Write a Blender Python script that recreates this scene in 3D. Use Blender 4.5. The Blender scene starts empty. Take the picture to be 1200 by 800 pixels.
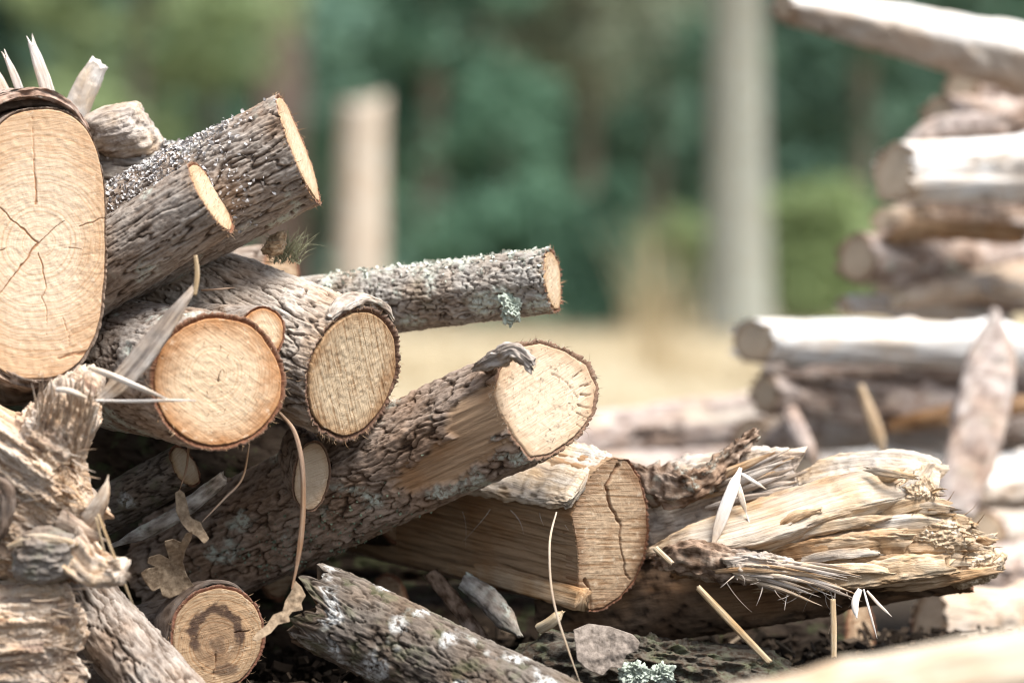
import bpy, math, random
import numpy as np

# ------------------------------------------------------------------ camera, world, sun, exposure
scene = bpy.context.scene
COL = scene.collection
F_PX, CX, HY, CAM_H = 3333.333, 600.0, 288.0, 0.70      # focal length in photo pixels, horizon row, eye height
cam_data = bpy.data.cameras.new("camera")
cam = bpy.data.objects.new("camera", cam_data)
COL.objects.link(cam)
cam.location = (0, 0, CAM_H)
cam.rotation_euler = (math.radians(90), 0, 0)
cam_data.lens = 100
cam_data.sensor_width = 36
cam_data.shift_y = -(400 - HY) / 1200
cam_data.clip_end = 500
cam_data.dof.use_dof = True
cam_data.dof.focus_distance = 3.345
cam_data.dof.aperture_fstop = 2.0
scene.camera = cam

SUN_DIR = np.array((0.42, -0.31, 0.97)); SUN_DIR /= np.linalg.norm(SUN_DIR)
world = bpy.data.worlds.new("World")
scene.world = world
world.use_nodes = True
wn = world.node_tree
sky = wn.nodes.new("ShaderNodeTexSky")
sky.sky_type = 'NISHITA'
sky.sun_disc = False
sky.sun_elevation = math.asin(SUN_DIR[2])
sky.sun_rotation = math.atan2(SUN_DIR[0], SUN_DIR[1])
bg = wn.nodes["Background"]
hsv = wn.nodes.new("ShaderNodeHueSaturation")
hsv.inputs['Saturation'].default_value = 0.45            # thin bright cloud: a pale sky
wn.links.new(sky.outputs[0], hsv.inputs['Color'])
wn.links.new(hsv.outputs[0], bg.inputs[0])
bg.inputs[1].default_value = 0.08
sun_data = bpy.data.lights.new("sun", 'SUN')
sun_data.energy = 3.5
sun_data.angle = math.radians(26)
sun_data.color = (1.0, 0.96, 0.91)
sun = bpy.data.objects.new("sun", sun_data)
COL.objects.link(sun)
from mathutils import Vector
sun.rotation_euler = Vector(SUN_DIR).to_track_quat('Z', 'Y').to_euler()
scene.view_settings.view_transform = 'Standard'
scene.view_settings.look = 'None'
scene.view_settings.exposure = 1.4
scene.view_settings.gamma = 1
scene.cycles.use_denoising = True
scene.cycles.filter_width = 1.1
scene.cycles.max_bounces = 6

# ------------------------------------------------------------------ maths helpers
def arr(*a): return np.array(a, float)
def unit(v):
    v = np.asarray(v, float)
    return v / np.linalg.norm(v)
YSH = 0.0                                                # depth shift of the group being built
def P(px, py, Y):
    Y = Y + YSH
    return arr((px - CX) / F_PX * Y, Y, CAM_H - (py - HY) / F_PX * Y)
def sstep(a, b, x):
    t = np.clip((x - a) / (b - a), 0, 1)
    return t * t * (3 - 2 * t)
_rng = np.random.RandomState(7)
_perm = _rng.permutation(256).astype(np.int32)
_perm = np.concatenate([_perm, _perm, _perm])
_g = _rng.normal(size=(256, 3)); _g /= np.linalg.norm(_g, axis=1)[:, None]
_g = _g.astype(np.float32)
def perlin(x, y, z):
    x, y, z = np.broadcast_arrays(np.asarray(x, np.float32), np.asarray(y, np.float32), np.asarray(z, np.float32))
    sh = x.shape
    x, y, z = x.ravel(), y.ravel(), z.ravel()
    xi, yi, zi = np.floor(x), np.floor(y), np.floor(z)
    fx, fy, fz = x - xi, y - yi, z - zi
    X, Y, Z = xi.astype(np.int32) & 255, yi.astype(np.int32) & 255, zi.astype(np.int32) & 255
    u, v, w = (f * f * f * (f * (f * 6 - 15) + 10) for f in (fx, fy, fz))
    def gr(i, j, k):
        h = _perm[_perm[_perm[X + i] + Y + j] + Z + k]
        g = _g[h]
        return g[:, 0] * (fx - i) + g[:, 1] * (fy - j) + g[:, 2] * (fz - k)
    a = gr(0, 0, 0); a += u * (gr(1, 0, 0) - a)
    b = gr(0, 1, 0); b += u * (gr(1, 1, 0) - b)
    c = gr(0, 0, 1); c += u * (gr(1, 0, 1) - c)
    d = gr(0, 1, 1); d += u * (gr(1, 1, 1) - d)
    a += v * (b - a); c += v * (d - c)
    return ((a + w * (c - a)) * 1.6).reshape(sh)
def fbm(x, y, z, o=3):
    r, a = 0, 1.0
    for _ in range(o):
        r = r + a * perlin(x, y, z)
        x, y, z, a = x * 2.03 + 3.1, y * 2.03 + 1.7, z * 2.03 + 5.3, a * .5
    return r
def resample(pts, n):
    """smooth curve (Catmull-Rom) through rows of pts"""
    pts = np.asarray(pts, float)
    m = len(pts)
    t = np.linspace(0, m - 1, n)
    i = np.clip(t.astype(int), 0, m - 2)
    f = (t - i)[:, None]
    p = lambda k: pts[np.clip(k, 0, m - 1)]
    p0, p1, p2, p3 = p(i - 1), p(i), p(i + 1), p(i + 2)
    return .5 * (2 * p1 + (p2 - p0) * f + (2 * p0 - 5 * p1 + 4 * p2 - p3) * f ** 2 + (3 * p1 - p0 - 3 * p2 + p3) * f ** 3)

# ------------------------------------------------------------------ object helpers
def link(o, parent=None):
    COL.objects.link(o)
    if parent is not None: o.parent = parent
    return o
def root_of(o):
    p = np.zeros(3)
    while o is not None:
        p += np.array(o.location); o = o.parent
    return p
def build(name, V, F, mat, parent=None, st=None, col=None, smooth=True, origin=None):
    """one mesh object from world-space vertices; F is a list of (k-gon arrays)"""
    V = np.asarray(V, float).reshape(-1, 3)
    off = root_of(parent) if parent is not None else (np.asarray(origin) if origin is not None else V.mean(0))
    me = bpy.data.meshes.new(name)
    Fs = [np.asarray(f, np.int32) for f in (F if isinstance(F, (list, tuple)) else [F]) if len(f)]
    lv = np.concatenate([f.ravel() for f in Fs])
    tot = np.concatenate([np.full(len(f), f.shape[1], np.int32) for f in Fs])
    me.vertices.add(len(V)); me.loops.add(len(lv)); me.polygons.add(len(tot))
    me.vertices.foreach_set('co', (V - off).astype(np.float32).ravel())
    me.loops.foreach_set('vertex_index', lv)
    me.polygons.foreach_set('loop_start', np.concatenate([[0], np.cumsum(tot)[:-1]]).astype(np.int32))
    me.polygons.foreach_set('use_smooth', np.full(len(tot), smooth))
    me.update(calc_edges=True)
    if st is not None:
        me.attributes.new('st', 'FLOAT_VECTOR', 'POINT').data.foreach_set('vector', np.asarray(st, np.float32).ravel())
    if col is not None:
        me.attributes.new('col', 'FLOAT_COLOR', 'POINT').data.foreach_set('color', np.asarray(col, np.float32).ravel())
    me.materials.append(mat)
    o = bpy.data.objects.new(name, me)
    link(o, parent)
    if parent is None: o.location = off
    return o
def tag(o, label=None, cat=None, group=None, kind=None):
    if label: o['label'] = label
    if cat: o['category'] = cat
    if group: o['group'] = group
    if kind: o['kind'] = kind
    return o
def empty(name, loc, label, cat, group=None):
    o = bpy.data.objects.new(name, None)
    o.empty_display_size = .05
    link(o); o.location = tuple(loc)
    return tag(o, label, cat, group)
def gridF(nr, nc, wrap=True, base=0):
    i = np.arange(nr - 1)[:, None]; j = np.arange(nc if wrap else nc - 1)[None, :]
    j2 = (j + 1) % nc
    a, b, c, d = i * nc + j, i * nc + j2, (i + 1) * nc + j2, (i + 1) * nc + j
    return np.stack([a, b, c, d], -1).reshape(-1, 4) + base

# ------------------------------------------------------------------ materials
class Mat:
    def __init__(s, name, rough=.85, spec=.25):
        s.m = bpy.data.materials.new(name); s.m.use_nodes = True
        s.t = s.m.node_tree; s.b = s.t.nodes['Principled BSDF']
        s.b.inputs['Roughness'].default_value = rough
        s.b.inputs['Specular IOR Level'].default_value = spec
    def n(s, typ, props=None, **ins):
        nd = s.t.nodes.new('ShaderNode' + typ)
        for k, v in (props or {}).items(): setattr(nd, k, v)
        for k, v in ins.items():
            k = int(k[1:]) if k[0] == '_' else k.replace('__', ' ')
            if isinstance(v, bpy.types.NodeSocket): s.t.links.new(v, nd.inputs[k])
            else: nd.inputs[k].default_value = v
        return nd
    def attr(s, name): return s.n('Attribute', {'attribute_name': name})
    def math(s, op, a, b=0.0, clamp=False): return s.n('Math', {'operation': op, 'use_clamp': clamp}, _0=a, _1=b).outputs[0]
    def scale(s, vec, sc): return s.n('Mapping', Vector=vec, Scale=sc).outputs[0]
    def noise(s, vec, scale, detail=4, rough=.55, dist=0): return s.n('TexNoise', Vector=vec, Scale=scale, Detail=detail, Roughness=rough, Distortion=dist).outputs[0]
    def mix(s, f, a, b, mode='MIX'):
        nd = s.t.nodes.new('ShaderNodeMix'); nd.data_type = 'RGBA'; nd.blend_type = mode
        for i, v in ((0, f), (6, a), (7, b)):
            if isinstance(v, bpy.types.NodeSocket): s.t.links.new(v, nd.inputs[i])
            else: nd.inputs[i].default_value = v if i == 0 else (*v, 1)
        return nd.outputs[2]
    def ramp(s, f, stops):
        nd = s.t.nodes.new('ShaderNodeValToRGB'); cr = nd.color_ramp
        while len(cr.elements) < len(stops): cr.elements.new(.5)
        for e, (p, c) in zip(cr.elements, stops):
            e.position = p; e.color = (*c, 1) if len(c) == 3 else c
        s.t.links.new(f, nd.inputs[0])
        return nd.outputs[0]
    def step(s, f, a, b): return s.n('MapRange', {'interpolation_type': 'SMOOTHSTEP'}, Value=f, _1=a, _2=b).outputs[0]
    def color(s, c): s.t.links.new(c, s.b.inputs['Base Color'])
    def bump(s, h, strength=.6, dist=.002):
        nd = s.n('Bump', Strength=strength, Distance=dist, Height=h)
        s.t.links.new(nd.outputs[0], s.b.inputs['Normal'])

def bark_mat(name, dark, mid, light, lichen=(.55, .58, .5), wood=(.5, .36, .22), rim=(.2, .09, .05), sc=1.0, greenish=0.0, bs=.8):
    M = Mat(name, .92, .15)
    st, col = M.attr('st').outputs['Vector'], M.attr('col')
    sep = M.n('SeparateColor', Color=col.outputs['Color'])
    h, lic, peel, rm = sep.outputs[0], sep.outputs[1], sep.outputs[2], col.outputs['Alpha']
    stv = M.scale(st, (1, 1, .3))
    fine = M.noise(stv, 520 * sc, 6, .7)
    med = M.noise(stv, 90 * sc, 5, .6, .5)
    big = M.noise(st, 13, 3)
    f = M.math('ADD', M.math('MULTIPLY', h, .85), M.math('MULTIPLY', M.math('SUBTRACT', M.math('ADD', fine, med), .95), .6))
    c = M.ramp(f, [(.0, dark), (.3, mid), (.72, light), (1, tuple(min(1, x * 1.35) for x in light))])
    c = M.mix(M.step(big, .35, .7), c, M.mix(1, c, (.92, .78, .66), 'MULTIPLY'))
    if greenish: c = M.mix(M.math('MULTIPLY', M.step(M.noise(st, 40, 4), .5, .66), greenish), c, (.10, .13, .055))
    lm = M.math('MULTIPLY', lic, M.step(M.noise(st, 160, 5, .7), .40, .56))
    c = M.mix(lm, c, M.mix(fine, tuple(x * .62 for x in lichen), lichen))
    gr = M.noise(M.scale(st, (1, 1, .05)), 300, 5, .65)
    wc = M.ramp(gr, [(.25, tuple(x * .42 for x in wood)), (.5, wood), (.8, tuple(min(1, x * 1.35) for x in wood))])
    wc = M.mix(M.step(big, .4, .7), wc, M.mix(1, wc, (.85, .72, .6), 'MULTIPLY'))
    c = M.mix(peel, c, wc)
    c = M.mix(rm, c, M.mix(fine, tuple(x * .35 for x in rim), tuple(x * 1.5 for x in rim)))
    M.color(c)
    M.bump(M.math('ADD', M.math('MULTIPLY', fine, .5), med), bs, .003)
    return M.m

def face_mat(name, core, rimc, saw=0.0, ang=0.0, ring=.25, dirt=.3, crackc=(.16, .075, .035), stainc=(.06, .03, .022), ringf=700., rim0=.55, sawf=520.):
    M = Mat(name, .8, .2)
    st, col = M.attr('st').outputs['Vector'], M.attr('col')
    sep = M.n('SeparateColor', Color=col.outputs['Color'])
    rho, crk, stn = sep.outputs
    xyz = M.n('SeparateXYZ', Vector=st)
    wob = M.noise(st, 28, 3)
    r = M.n('VectorMath', {'operation': 'LENGTH'}, _0=st).outputs['Value']
    rr = M.math('ADD', r, M.math('MULTIPLY', wob, .010))
    ringn = M.n('TexNoise', {'noise_dimensions': '1D'}, W=rr, Scale=ringf, Detail=2.0).outputs[0]
    rt = M.scale(M.n('Mapping', Vector=st, Rotation=(0, 0, -ang)).outputs[0], (.05, 1, 1))
    sawn = M.noise(rt, sawf, 4, .65, .2)
    fine = M.noise(st, 900, 4, .7)
    med = M.noise(st, 90, 4, .6)
    blot = M.noise(st, 26, 4, .6)
    edge = M.math('ADD', rho, M.math('MULTIPLY', M.math('SUBTRACT', blot, .5), .5))
    c = M.mix(M.step(edge, rim0, 1.08), core, rimc)
    c = M.mix(M.math('MULTIPLY', M.step(ringn, .45, .68), ring), c, M.mix(1, c, (.70, .52, .36), 'MULTIPLY'))
    if saw:
        c = M.mix(M.math('MULTIPLY', M.step(sawn, .46, .64), saw), c, M.mix(1, c, (.45, .32, .2), 'MULTIPLY'))
    c = M.mix(M.math('MULTIPLY', M.step(blot, .5, .72), dirt), c, M.mix(1, c, (.72, .6, .5), 'MULTIPLY'))
    c = M.mix(M.math('MULTIPLY', M.step(fine, .5, .75), .35), c, M.mix(1, c, (.6, .5, .42), 'MULTIPLY'))
    c = M.mix(M.math('MULTIPLY', M.step(med, .58, .7), .35), c, (.8, .68, .52))
    c = M.mix(M.math('MULTIPLY', stn, M.step(med, .1, .5)), c, stainc)
    c = M.mix(crk, c, crackc)
    M.color(c)
    hh = M.math('ADD', M.math('MULTIPLY', fine, .5), M.math('ADD', M.math('MULTIPLY', sawn, .5 + 1.4 * saw), M.math('MULTIPLY', ringn, .3)))
    M.bump(hh, .7, .0014)
    return M.m

def grain_mat(name, dark, mid, light, sc=1.0, weather=0.0, weatherc=(.36, .34, .33), rough=.85, bs=.8, zs=.035, streak=1.0):
    """long-grained bare wood; 'st' z runs along the grain"""
    M = Mat(name, rough, .2)
    st = M.attr('st').outputs['Vector']
    g1 = M.noise(M.scale(st, (1, 1, zs)), 260 * sc, 5, .65, .4)
    g2 = M.noise(M.scale(st, (1, 1, zs * 1.6)), 75 * sc, 4, .6, .3)
    big = M.noise(st, 22, 4)
    fine = M.noise(M.scale(st, (1, 1, .2)), 900, 3, .7)
    f = M.math('ADD', M.math('MULTIPLY', M.math('SUBTRACT', M.math('ADD', g1, g2), 1.0), 1.5 * streak), .5)
    c = M.ramp(f, [(.12, dark), (.42, mid), (.8, light)])
    c = M.mix(M.step(big, .35, .7), c, M.mix(1, c, (.9, .75, .58), 'MULTIPLY'))
    if weather:
        c = M.mix(M.math('MULTIPLY', M.step(M.noise(M.scale(st, (1, 1, .3)), 38, 4), .4, .62), weather), c, M.mix(g1, tuple(x * .6 for x in weatherc), tuple(x * 1.3 for x in weatherc)))
    M.color(c)
    M.bump(M.math('ADD', M.math('ADD', g1, M.math('MULTIPLY', g2, 1.2)), M.math('MULTIPLY', fine, .25)), bs, .003)
    return M.m

def blob_mat(name, a, b, c3=None, sc=60, rough=.9, bs=.5):
    M = Mat(name, rough, .15)
    tc = M.n('TexCoord').outputs['Object']
    n1 = M.noise(tc, sc, 5, .65)
    c = M.ramp(n1, [(.3, a), (.65, b)])
    if c3: c = M.mix(M.step(M.noise(tc, sc * .3, 3), .5, .65), c, c3)
    M.color(c)
    M.bump(n1, bs, .003)
    return M.m

GREY = bark_mat('grey_bark', (.038, .028, .022), (.165, .128, .103), (.385, .34, .30))
PALE = bark_mat('pale_ridged_bark', (.045, .033, .026), (.25, .205, .168), (.50, .445, .39), rim=(.16, .09, .06))
BROWN = bark_mat('brown_bark', (.024, .016, .012), (.11, .075, .053), (.34, .27, .22), wood=(.40, .27, .17), rim=(.2, .12, .08))
LICH = bark_mat('lichen_bark', (.05, .04, .033), (.19, .165, .145), (.40, .38, .35), lichen=(.62, .66, .58), greenish=.15)
MOSSY = bark_mat('mossy_bark', (.022, .017, .013), (.055, .043, .034), (.175, .15, .128), lichen=(.60, .60, .58), greenish=.25)
DEEP = bark_mat('shade_dark_bark', (.010, .007, .005), (.026, .018, .013), (.055, .042, .032), greenish=.35)  # darkened to keep gaps in the pile near black, shade put in colour
RUST = bark_mat('reddish_bark', (.035, .025, .02), (.11, .085, .07), (.2, .17, .15), rim=(.24, .11, .07))
FAR_BARK = bark_mat('pinkish_bark', (.08, .055, .045), (.30, .24, .215), (.52, .455, .42), wood=(.62, .55, .47), rim=(.3, .2, .14))
WOOD_A = face_mat('fresh_sawn_wood', (.68, .535, .39), (.56, .375, .23), saw=.08, ang=.18, ring=.45, dirt=.3, rim0=.35, ringf=330., crackc=(.36, .19, .10))
WOOD_B = face_mat('orange_rimmed_wood', (.62, .475, .325), (.40, .20, .085), saw=.28, ang=-.65, ring=.35, dirt=.3, rim0=.52, ringf=420.)
WOOD_C = face_mat('sawmarked_wood', (.56, .445, .305), (.38, .24, .13), saw=.75, ang=-1.1, ring=.25, dirt=.45, rim0=.62, sawf=330)
WOOD_D = face_mat('pale_fuzzy_wood', (.55, .445, .33), (.45, .32, .21), saw=.28, ang=.45, ring=.15, dirt=.35, rim0=.6)
WOOD_J = face_mat('weathered_sawn_wood', (.45, .33, .22), (.28, .18, .11), saw=.8, ang=-.06, ring=.2, dirt=.6, rim0=.6, sawf=300)
WOOD_N = face_mat('dark_hearted_wood', (.46, .31, .185), (.42, .30, .19), saw=.35, ang=.2, ring=.6, dirt=.5, rim0=.5, stainc=(.045, .025, .02), ringf=420)
WOOD_E = face_mat('cream_sawn_wood', (.52, .41, .29), (.42, .29, .17), saw=.35, ang=.3, ring=.2, dirt=.4)
FLAPB = bark_mat('reddish_bark_flap', (.07, .04, .028), (.22, .145, .11), (.42, .32, .27))
RAW = grain_mat('raw_brown_wood', (.07, .04, .022), (.20, .125, .072), (.36, .25, .16))
GRAIN_BUFF = grain_mat('pale_buff_split_wood', (.22, .17, .125), (.50, .43, .35), (.72, .66, .58), weather=.5, weatherc=(.42, .40, .38))
PEACH = blob_mat('crumbling_peach_wood', (.30, .20, .12), (.58, .45, .31), (.66, .55, .42), sc=190, bs=1.)
GRAIN = grain_mat('split_wood', (.13, .075, .04), (.36, .245, .15), (.56, .43, .30))
GRAIN_PALE = grain_mat('pale_split_wood', (.20, .135, .085), (.42, .325, .23), (.62, .53, .41), weather=.35, weatherc=(.45, .43, .41))
GRAIN_TAN = grain_mat('honey_splinter_wood', (.14, .09, .052), (.41, .30, .195), (.66, .54, .39))
GRAIN_GREY = grain_mat('weathered_grey_wood', (.13, .10, .08), (.36, .31, .27), (.58, .53, .48), weather=.3)
GRAIN_WHITE = grain_mat('bleached_wood', (.45, .40, .36), (.70, .66, .62), (.82, .79, .75), streak=.5)
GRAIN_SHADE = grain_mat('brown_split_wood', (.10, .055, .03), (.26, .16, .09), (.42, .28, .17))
TORN = grain_mat('torn_fibrous_wood', (.20, .115, .075), (.50, .38, .28), (.76, .67, .57), sc=.9, zs=.07, bs=1.0, weather=.5, weatherc=(.33, .27, .23))
STRAWM = grain_mat('dry_straw', (.24, .17, .095), (.42, .33, .215), (.58, .49, .36))
TWIGM = grain_mat('brown_twig', (.10, .06, .04), (.24, .16, .11), (.38, .29, .22))
LICHEN = blob_mat('pale_lichen', (.36, .40, .34), (.66, .68, .60), sc=300)
LICHEN_W = blob_mat('grey_lichen', (.22, .20, .20), (.66, .64, .63), sc=300)
LICHEN_G = blob_mat('mint_lichen', (.24, .28, .235), (.50, .55, .47), sc=200)
LEAFM = blob_mat('dead_leaf', (.12, .08, .05), (.33, .25, .17), sc=120)
FLAKE = blob_mat('dry_bark_flake', (.10, .08, .065), (.28, .235, .20), sc=150)

# ------------------------------------------------------------------ logs
def seg_mask(x, y, pts, w, seed):
    """soft mask of a crack along a polyline, pointed at its far end"""
    best = np.full(x.shape, 9.)
    wx = fbm(x * 90, y * 90, seed + 0 * x, 2) * .0016
    wy = fbm(x * 90 + 9, y * 90, seed + 4 + 0 * x, 2) * .0016
    X, Yy = x + wx, y + wy
    n = len(pts) - 1
    for k in range(n):
        a, b = np.array(pts[k]), np.array(pts[k + 1])
        d = b - a; L2 = d @ d
        t = np.clip(((X - a[0]) * d[0] + (Yy - a[1]) * d[1]) / L2, 0, 1)
        dist = np.hypot(X - a[0] - t * d[0], Yy - a[1] - t * d[1])
        ww = w * (1 - .75 * (k + t) / n)
        best = np.minimum(best, dist / ww)
    return 1 - sstep(.45, 1.0, best)

def terrace(v, k):
    t = (v * .5 + .5) * k
    f = np.floor(t)
    return (f + sstep(0, .28, t - f)) / k
def bark_h(x, y, s, f, k, seed):
    """furrowed bark: long interlaced fissures along the log, cross cracks, flaky plates and fine grit"""
    qx, qy, qs = x * f, y * f, s * f / k
    w = perlin(qx * .5 + 5, qy * .5, qs * .9 + seed) * .4
    w2 = fbm(x * 160 + 5, y * 160, s * 90 + seed, 2) * .12
    n1 = perlin(qx + w + w2, qy + w, qs + seed * 3.7 + w * .3)
    c1 = sstep(0.0, .12, np.abs(n1))
    n2 = perlin(qx * .8 + w2 * 2 + 3, qy * .8 + w2, s * f * .75 + seed * 2.1)
    c2 = sstep(0.0, .07, np.abs(n2))
    plate = .5 + .5 * fbm(qx * 1.1 + 9, qy * 1.1, qs * 1.2 + seed * 1.9, 3)
    ridge = 1 - np.abs(perlin(qx * 2.2 + w * 2 + 40, qy * 2.2 + w2, qs * 1.5 + seed)) * 2
    grit = fbm(x * 190, y * 190, s * 70 + seed, 3)
    fine = fbm(x * 420, y * 420, s * 300 + seed, 2)
    return np.clip(c1 * (.16 + .34 * plate + .20 * ridge + .14 * c2) + .17 * grit + .08 * fine + .06, 0, 1.25)

def log(name, label, cat, c, n, a, ru, rv, L, tb=.006, seed=0, bark=None, wood=None, rot=0., sup=2., step=.0019, amp=.005,
        furrow=75, stretch=3.2, taper=0., bend=(0, 0, 0), wob=.05, cracks=(), stain=None, peel=None, lichen=0., pith=(0, 0),
        group=None, parent=None, outline=None, outline2=None, rim=1., endjag=0., streak=.0012, jag=.002, knots=(), face_name='cut_face', facestep=.0016, recess=0., crack_depth=.004):
    C = P(*c); n = unit(n); a = unit(a)
    u = unit(np.cross((0, 0, 1), n)); v = np.cross(n, u)
    cr, sr = math.cos(rot), math.sin(rot)
    u, v = cr * u + sr * v, -sr * u + cr * v
    own = parent is None
    if own: parent = empty(name, C, label, cat, group)
    NT = max(24, int(2 * math.pi * max(ru, rv) / step))
    th = np.linspace(0, 2 * np.pi, NT, endpoint=False)
    def polar(poly, tt):
        poly = np.asarray(poly, float)
        # px outline -> cut plane
        q = []
        for px, py in poly:
            d = arr((px - CX) / F_PX, 1, -(py - HY) / F_PX)
            o = arr(0, 0, CAM_H)
            t = ((C - o) @ n) / (d @ n)
            w_ = o + t * d - C
            q.append((w_ @ u, w_ @ v))
        q = np.array(q)
        qc = np.concatenate([q, q[:1]])
        dense = np.concatenate([qc[i] + (qc[i + 1] - qc[i]) * np.linspace(0, 1, 40, endpoint=False)[:, None] for i in range(len(q))])
        an = np.arctan2(dense[:, 1], dense[:, 0]) % (2 * np.pi); rd = np.hypot(dense[:, 0], dense[:, 1])
        o_ = np.argsort(an)
        return np.interp(tt % (2 * np.pi), an[o_], rd[o_], period=2 * np.pi)
    def Rf(tt):
        if outline is not None: r = polar(outline, tt)
        else: r = 1 / ((np.abs(np.cos(tt)) / ru) ** sup + (np.abs(np.sin(tt)) / rv) ** sup) ** (1 / sup)
        return r * (1 + wob * (perlin(np.cos(tt) * 1.3, np.sin(tt) * 1.3, seed * 7.3 + .5) + .4 * perlin(np.cos(tt) * 3.5, np.sin(tt) * 3.5, seed * 3.1 + .2)))
    R = Rf(th)
    NS = max(8, int(L / (step * 1.15)))
    s = np.linspace(0, L, NS)
    T, S = np.meshgrid(th, s)
    Rg = np.broadcast_to(R, T.shape).copy()
    if outline2 is not None:
        Rg += (outline2(T) * R[None, :] - R[None, :]) * (S / L)
    Rg *= 1 + taper * S / L + .03 * perlin(np.cos(T) * .8, np.sin(T) * .8, S * 9 + seed)
    for (kt, ks, kr, kh) in knots:
        dth = (T - kt + np.pi) % (2 * np.pi) - np.pi
        Rg += kh * np.exp(-((dth * Rg) ** 2 + (S - ks) ** 2) / kr ** 2)
    x, y = Rg * np.cos(T), Rg * np.sin(T)
    h = bark_h(x, y, S, furrow, stretch, seed)
    pm = np.zeros_like(T) if peel is None else np.clip(peel(T, S, x, y), 0, 1)
    sk = streak * (.06 + .94 * sstep(.0, .03, S)) * (fbm(x * 170, y * 170, S * 5 + seed, 3) + .8 * perlin(x * 60, y * 60, S * 3 + seed))
    Ro = Rg - tb + (tb + amp * (h - .65)) * (1 - pm) + sk * pm
    lic = np.clip(sstep(.05, .5, fbm(x * 22 + 3, y * 22, S * 22 + seed, 3) + (lichen - .5)), 0, 1) * (lichen > 0) * (1 - pm)
    d = np.cos(T)[..., None] * u + np.sin(T)[..., None] * v
    dd = d - (d @ a)[..., None] * a * .0
    be = np.asarray(bend, float)
    V = C + dd * Ro[..., None] + S[..., None] * a + (S[..., None] / L) ** 2 * be
    V[0] += a * (jag * perlin(np.cos(th) * 22, np.sin(th) * 22, seed + .3))[:, None]
    if endjag: V += (sstep(L * .8, L, S) * endjag * (fbm(np.cos(T) * 2.2, np.sin(T) * 2.2, seed + 6. + 0 * T, 3)))[..., None] * a
    col = np.stack([h, lic, pm, np.zeros_like(h)], -1)
    st = np.stack([x, y, S], -1)
    # bark rim turned in at the saw cut
    Rw = R - tb
    ring = []
    for fr, dz in ((-.25, .012), (-.02, .004 + recess), (.45, .0012)):
        rr = Rw + (Ro[0] - Rw) * fr - (.002 if fr < 0 else 0)
        jz = dz + .0016 * perlin(np.cos(th) * 30 + fr * 9, np.sin(th) * 30, seed + 2.)
        ring.append(C + (np.cos(th) * rr)[:, None] * u + (np.sin(th) * rr)[:, None] * v + jz[:, None] * a)
    V = np.concatenate([np.stack(ring), V]); z = np.zeros((3, NT))
    rimv = np.full((3, NT), rim) * (1 - pm[0])[None, :]
    col = np.concatenate([np.stack([z + .5, z, z + pm[0], rimv], -1), col])
    col[3, :, 3] = .7 * rim * (1 - pm[0])
    st = np.concatenate([np.stack([x[0] + z, y[0] + z, z], -1), st])
    nr = NS + 3
    Vf = V.reshape(-1, 3); end = Vf[-NT:].mean(0)
    Vall = np.vstack([Vf, end])
    k = len(Vf); j = np.arange(NT)
    fan = np.stack([np.full(NT, k), (nr - 1) * NT + (j + 1) % NT, (nr - 1) * NT + j], -1)[:, ::-1]
    b = build('bark' if own else name, Vall, [gridF(nr, NT)[:, ::-1], fan], bark, parent,
              st=np.vstack([st.reshape(-1, 3), [[0, 0, L]]]), col=np.vstack([col.reshape(-1, 4), [[.2, 0, 1, 0]]]))
    fp = parent if own else b
    # sawn end
    NT2 = max(24, int(2 * math.pi * max(ru, rv) / facestep)); NR = max(8, int(max(ru, rv) / facestep))
    t2 = np.linspace(0, 2 * np.pi, NT2, endpoint=False)
    R2 = Rf(t2) - tb - (.0006 + .0010 * np.abs(perlin(np.cos(t2) * 6, np.sin(t2) * 6, seed + 9.))) * (tb > .001)
    rho = np.concatenate([np.linspace(0.004, 1, NR), [1.003, 1.0]])
    lip = np.concatenate([np.zeros(NR), [.003, .02]])
    RR = rho[:, None] * R2[None, :]
    X, Yy = RR * np.cos(t2), RR * np.sin(t2)
    ck = np.zeros_like(X)
    for i, (pts, w) in enumerate(cracks): ck = np.maximum(ck, seg_mask(X, Yy, pts, w, seed + i))
    sn = np.zeros_like(X) if stain is None else np.clip(stain(X, Yy), 0, 1)
    dz = lip[:, None] + ck * crack_depth + .0006 * fbm(X * 120, Yy * 120, seed + 0 * X, 3) + .0015 * perlin(X * 14, Yy * 14, seed + .7 + 0 * X)
    Vc = C + X[..., None] * u + Yy[..., None] * v + dz[..., None] * a
    colf = np.stack([np.broadcast_to(np.minimum(rho, 1)[:, None], X.shape), ck, sn, np.ones_like(X)], -1)
    stf = np.stack([X - pith[0], Yy - pith[1], 0 * X], -1)
    f = build(face_name, Vc, gridF(len(rho), NT2), wood, fp, st=stf, col=colf)
    def on(px, py, lift=0.):
        d_ = arr((px - CX) / F_PX, 1, -(py - HY) / F_PX)
        return (px, py, float(((C - arr(0, 0, CAM_H)) @ n) / (d_ @ n)) - YSH - lift)
    info = dict(on=on, root=parent, bark=b, V=V[3:], d=dd, h=h, pm=pm, u=u, v=v, a=a, C=C, R=R, th=th, L=L, step=step, T=T, S=S, lic=lic)
    return info

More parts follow.
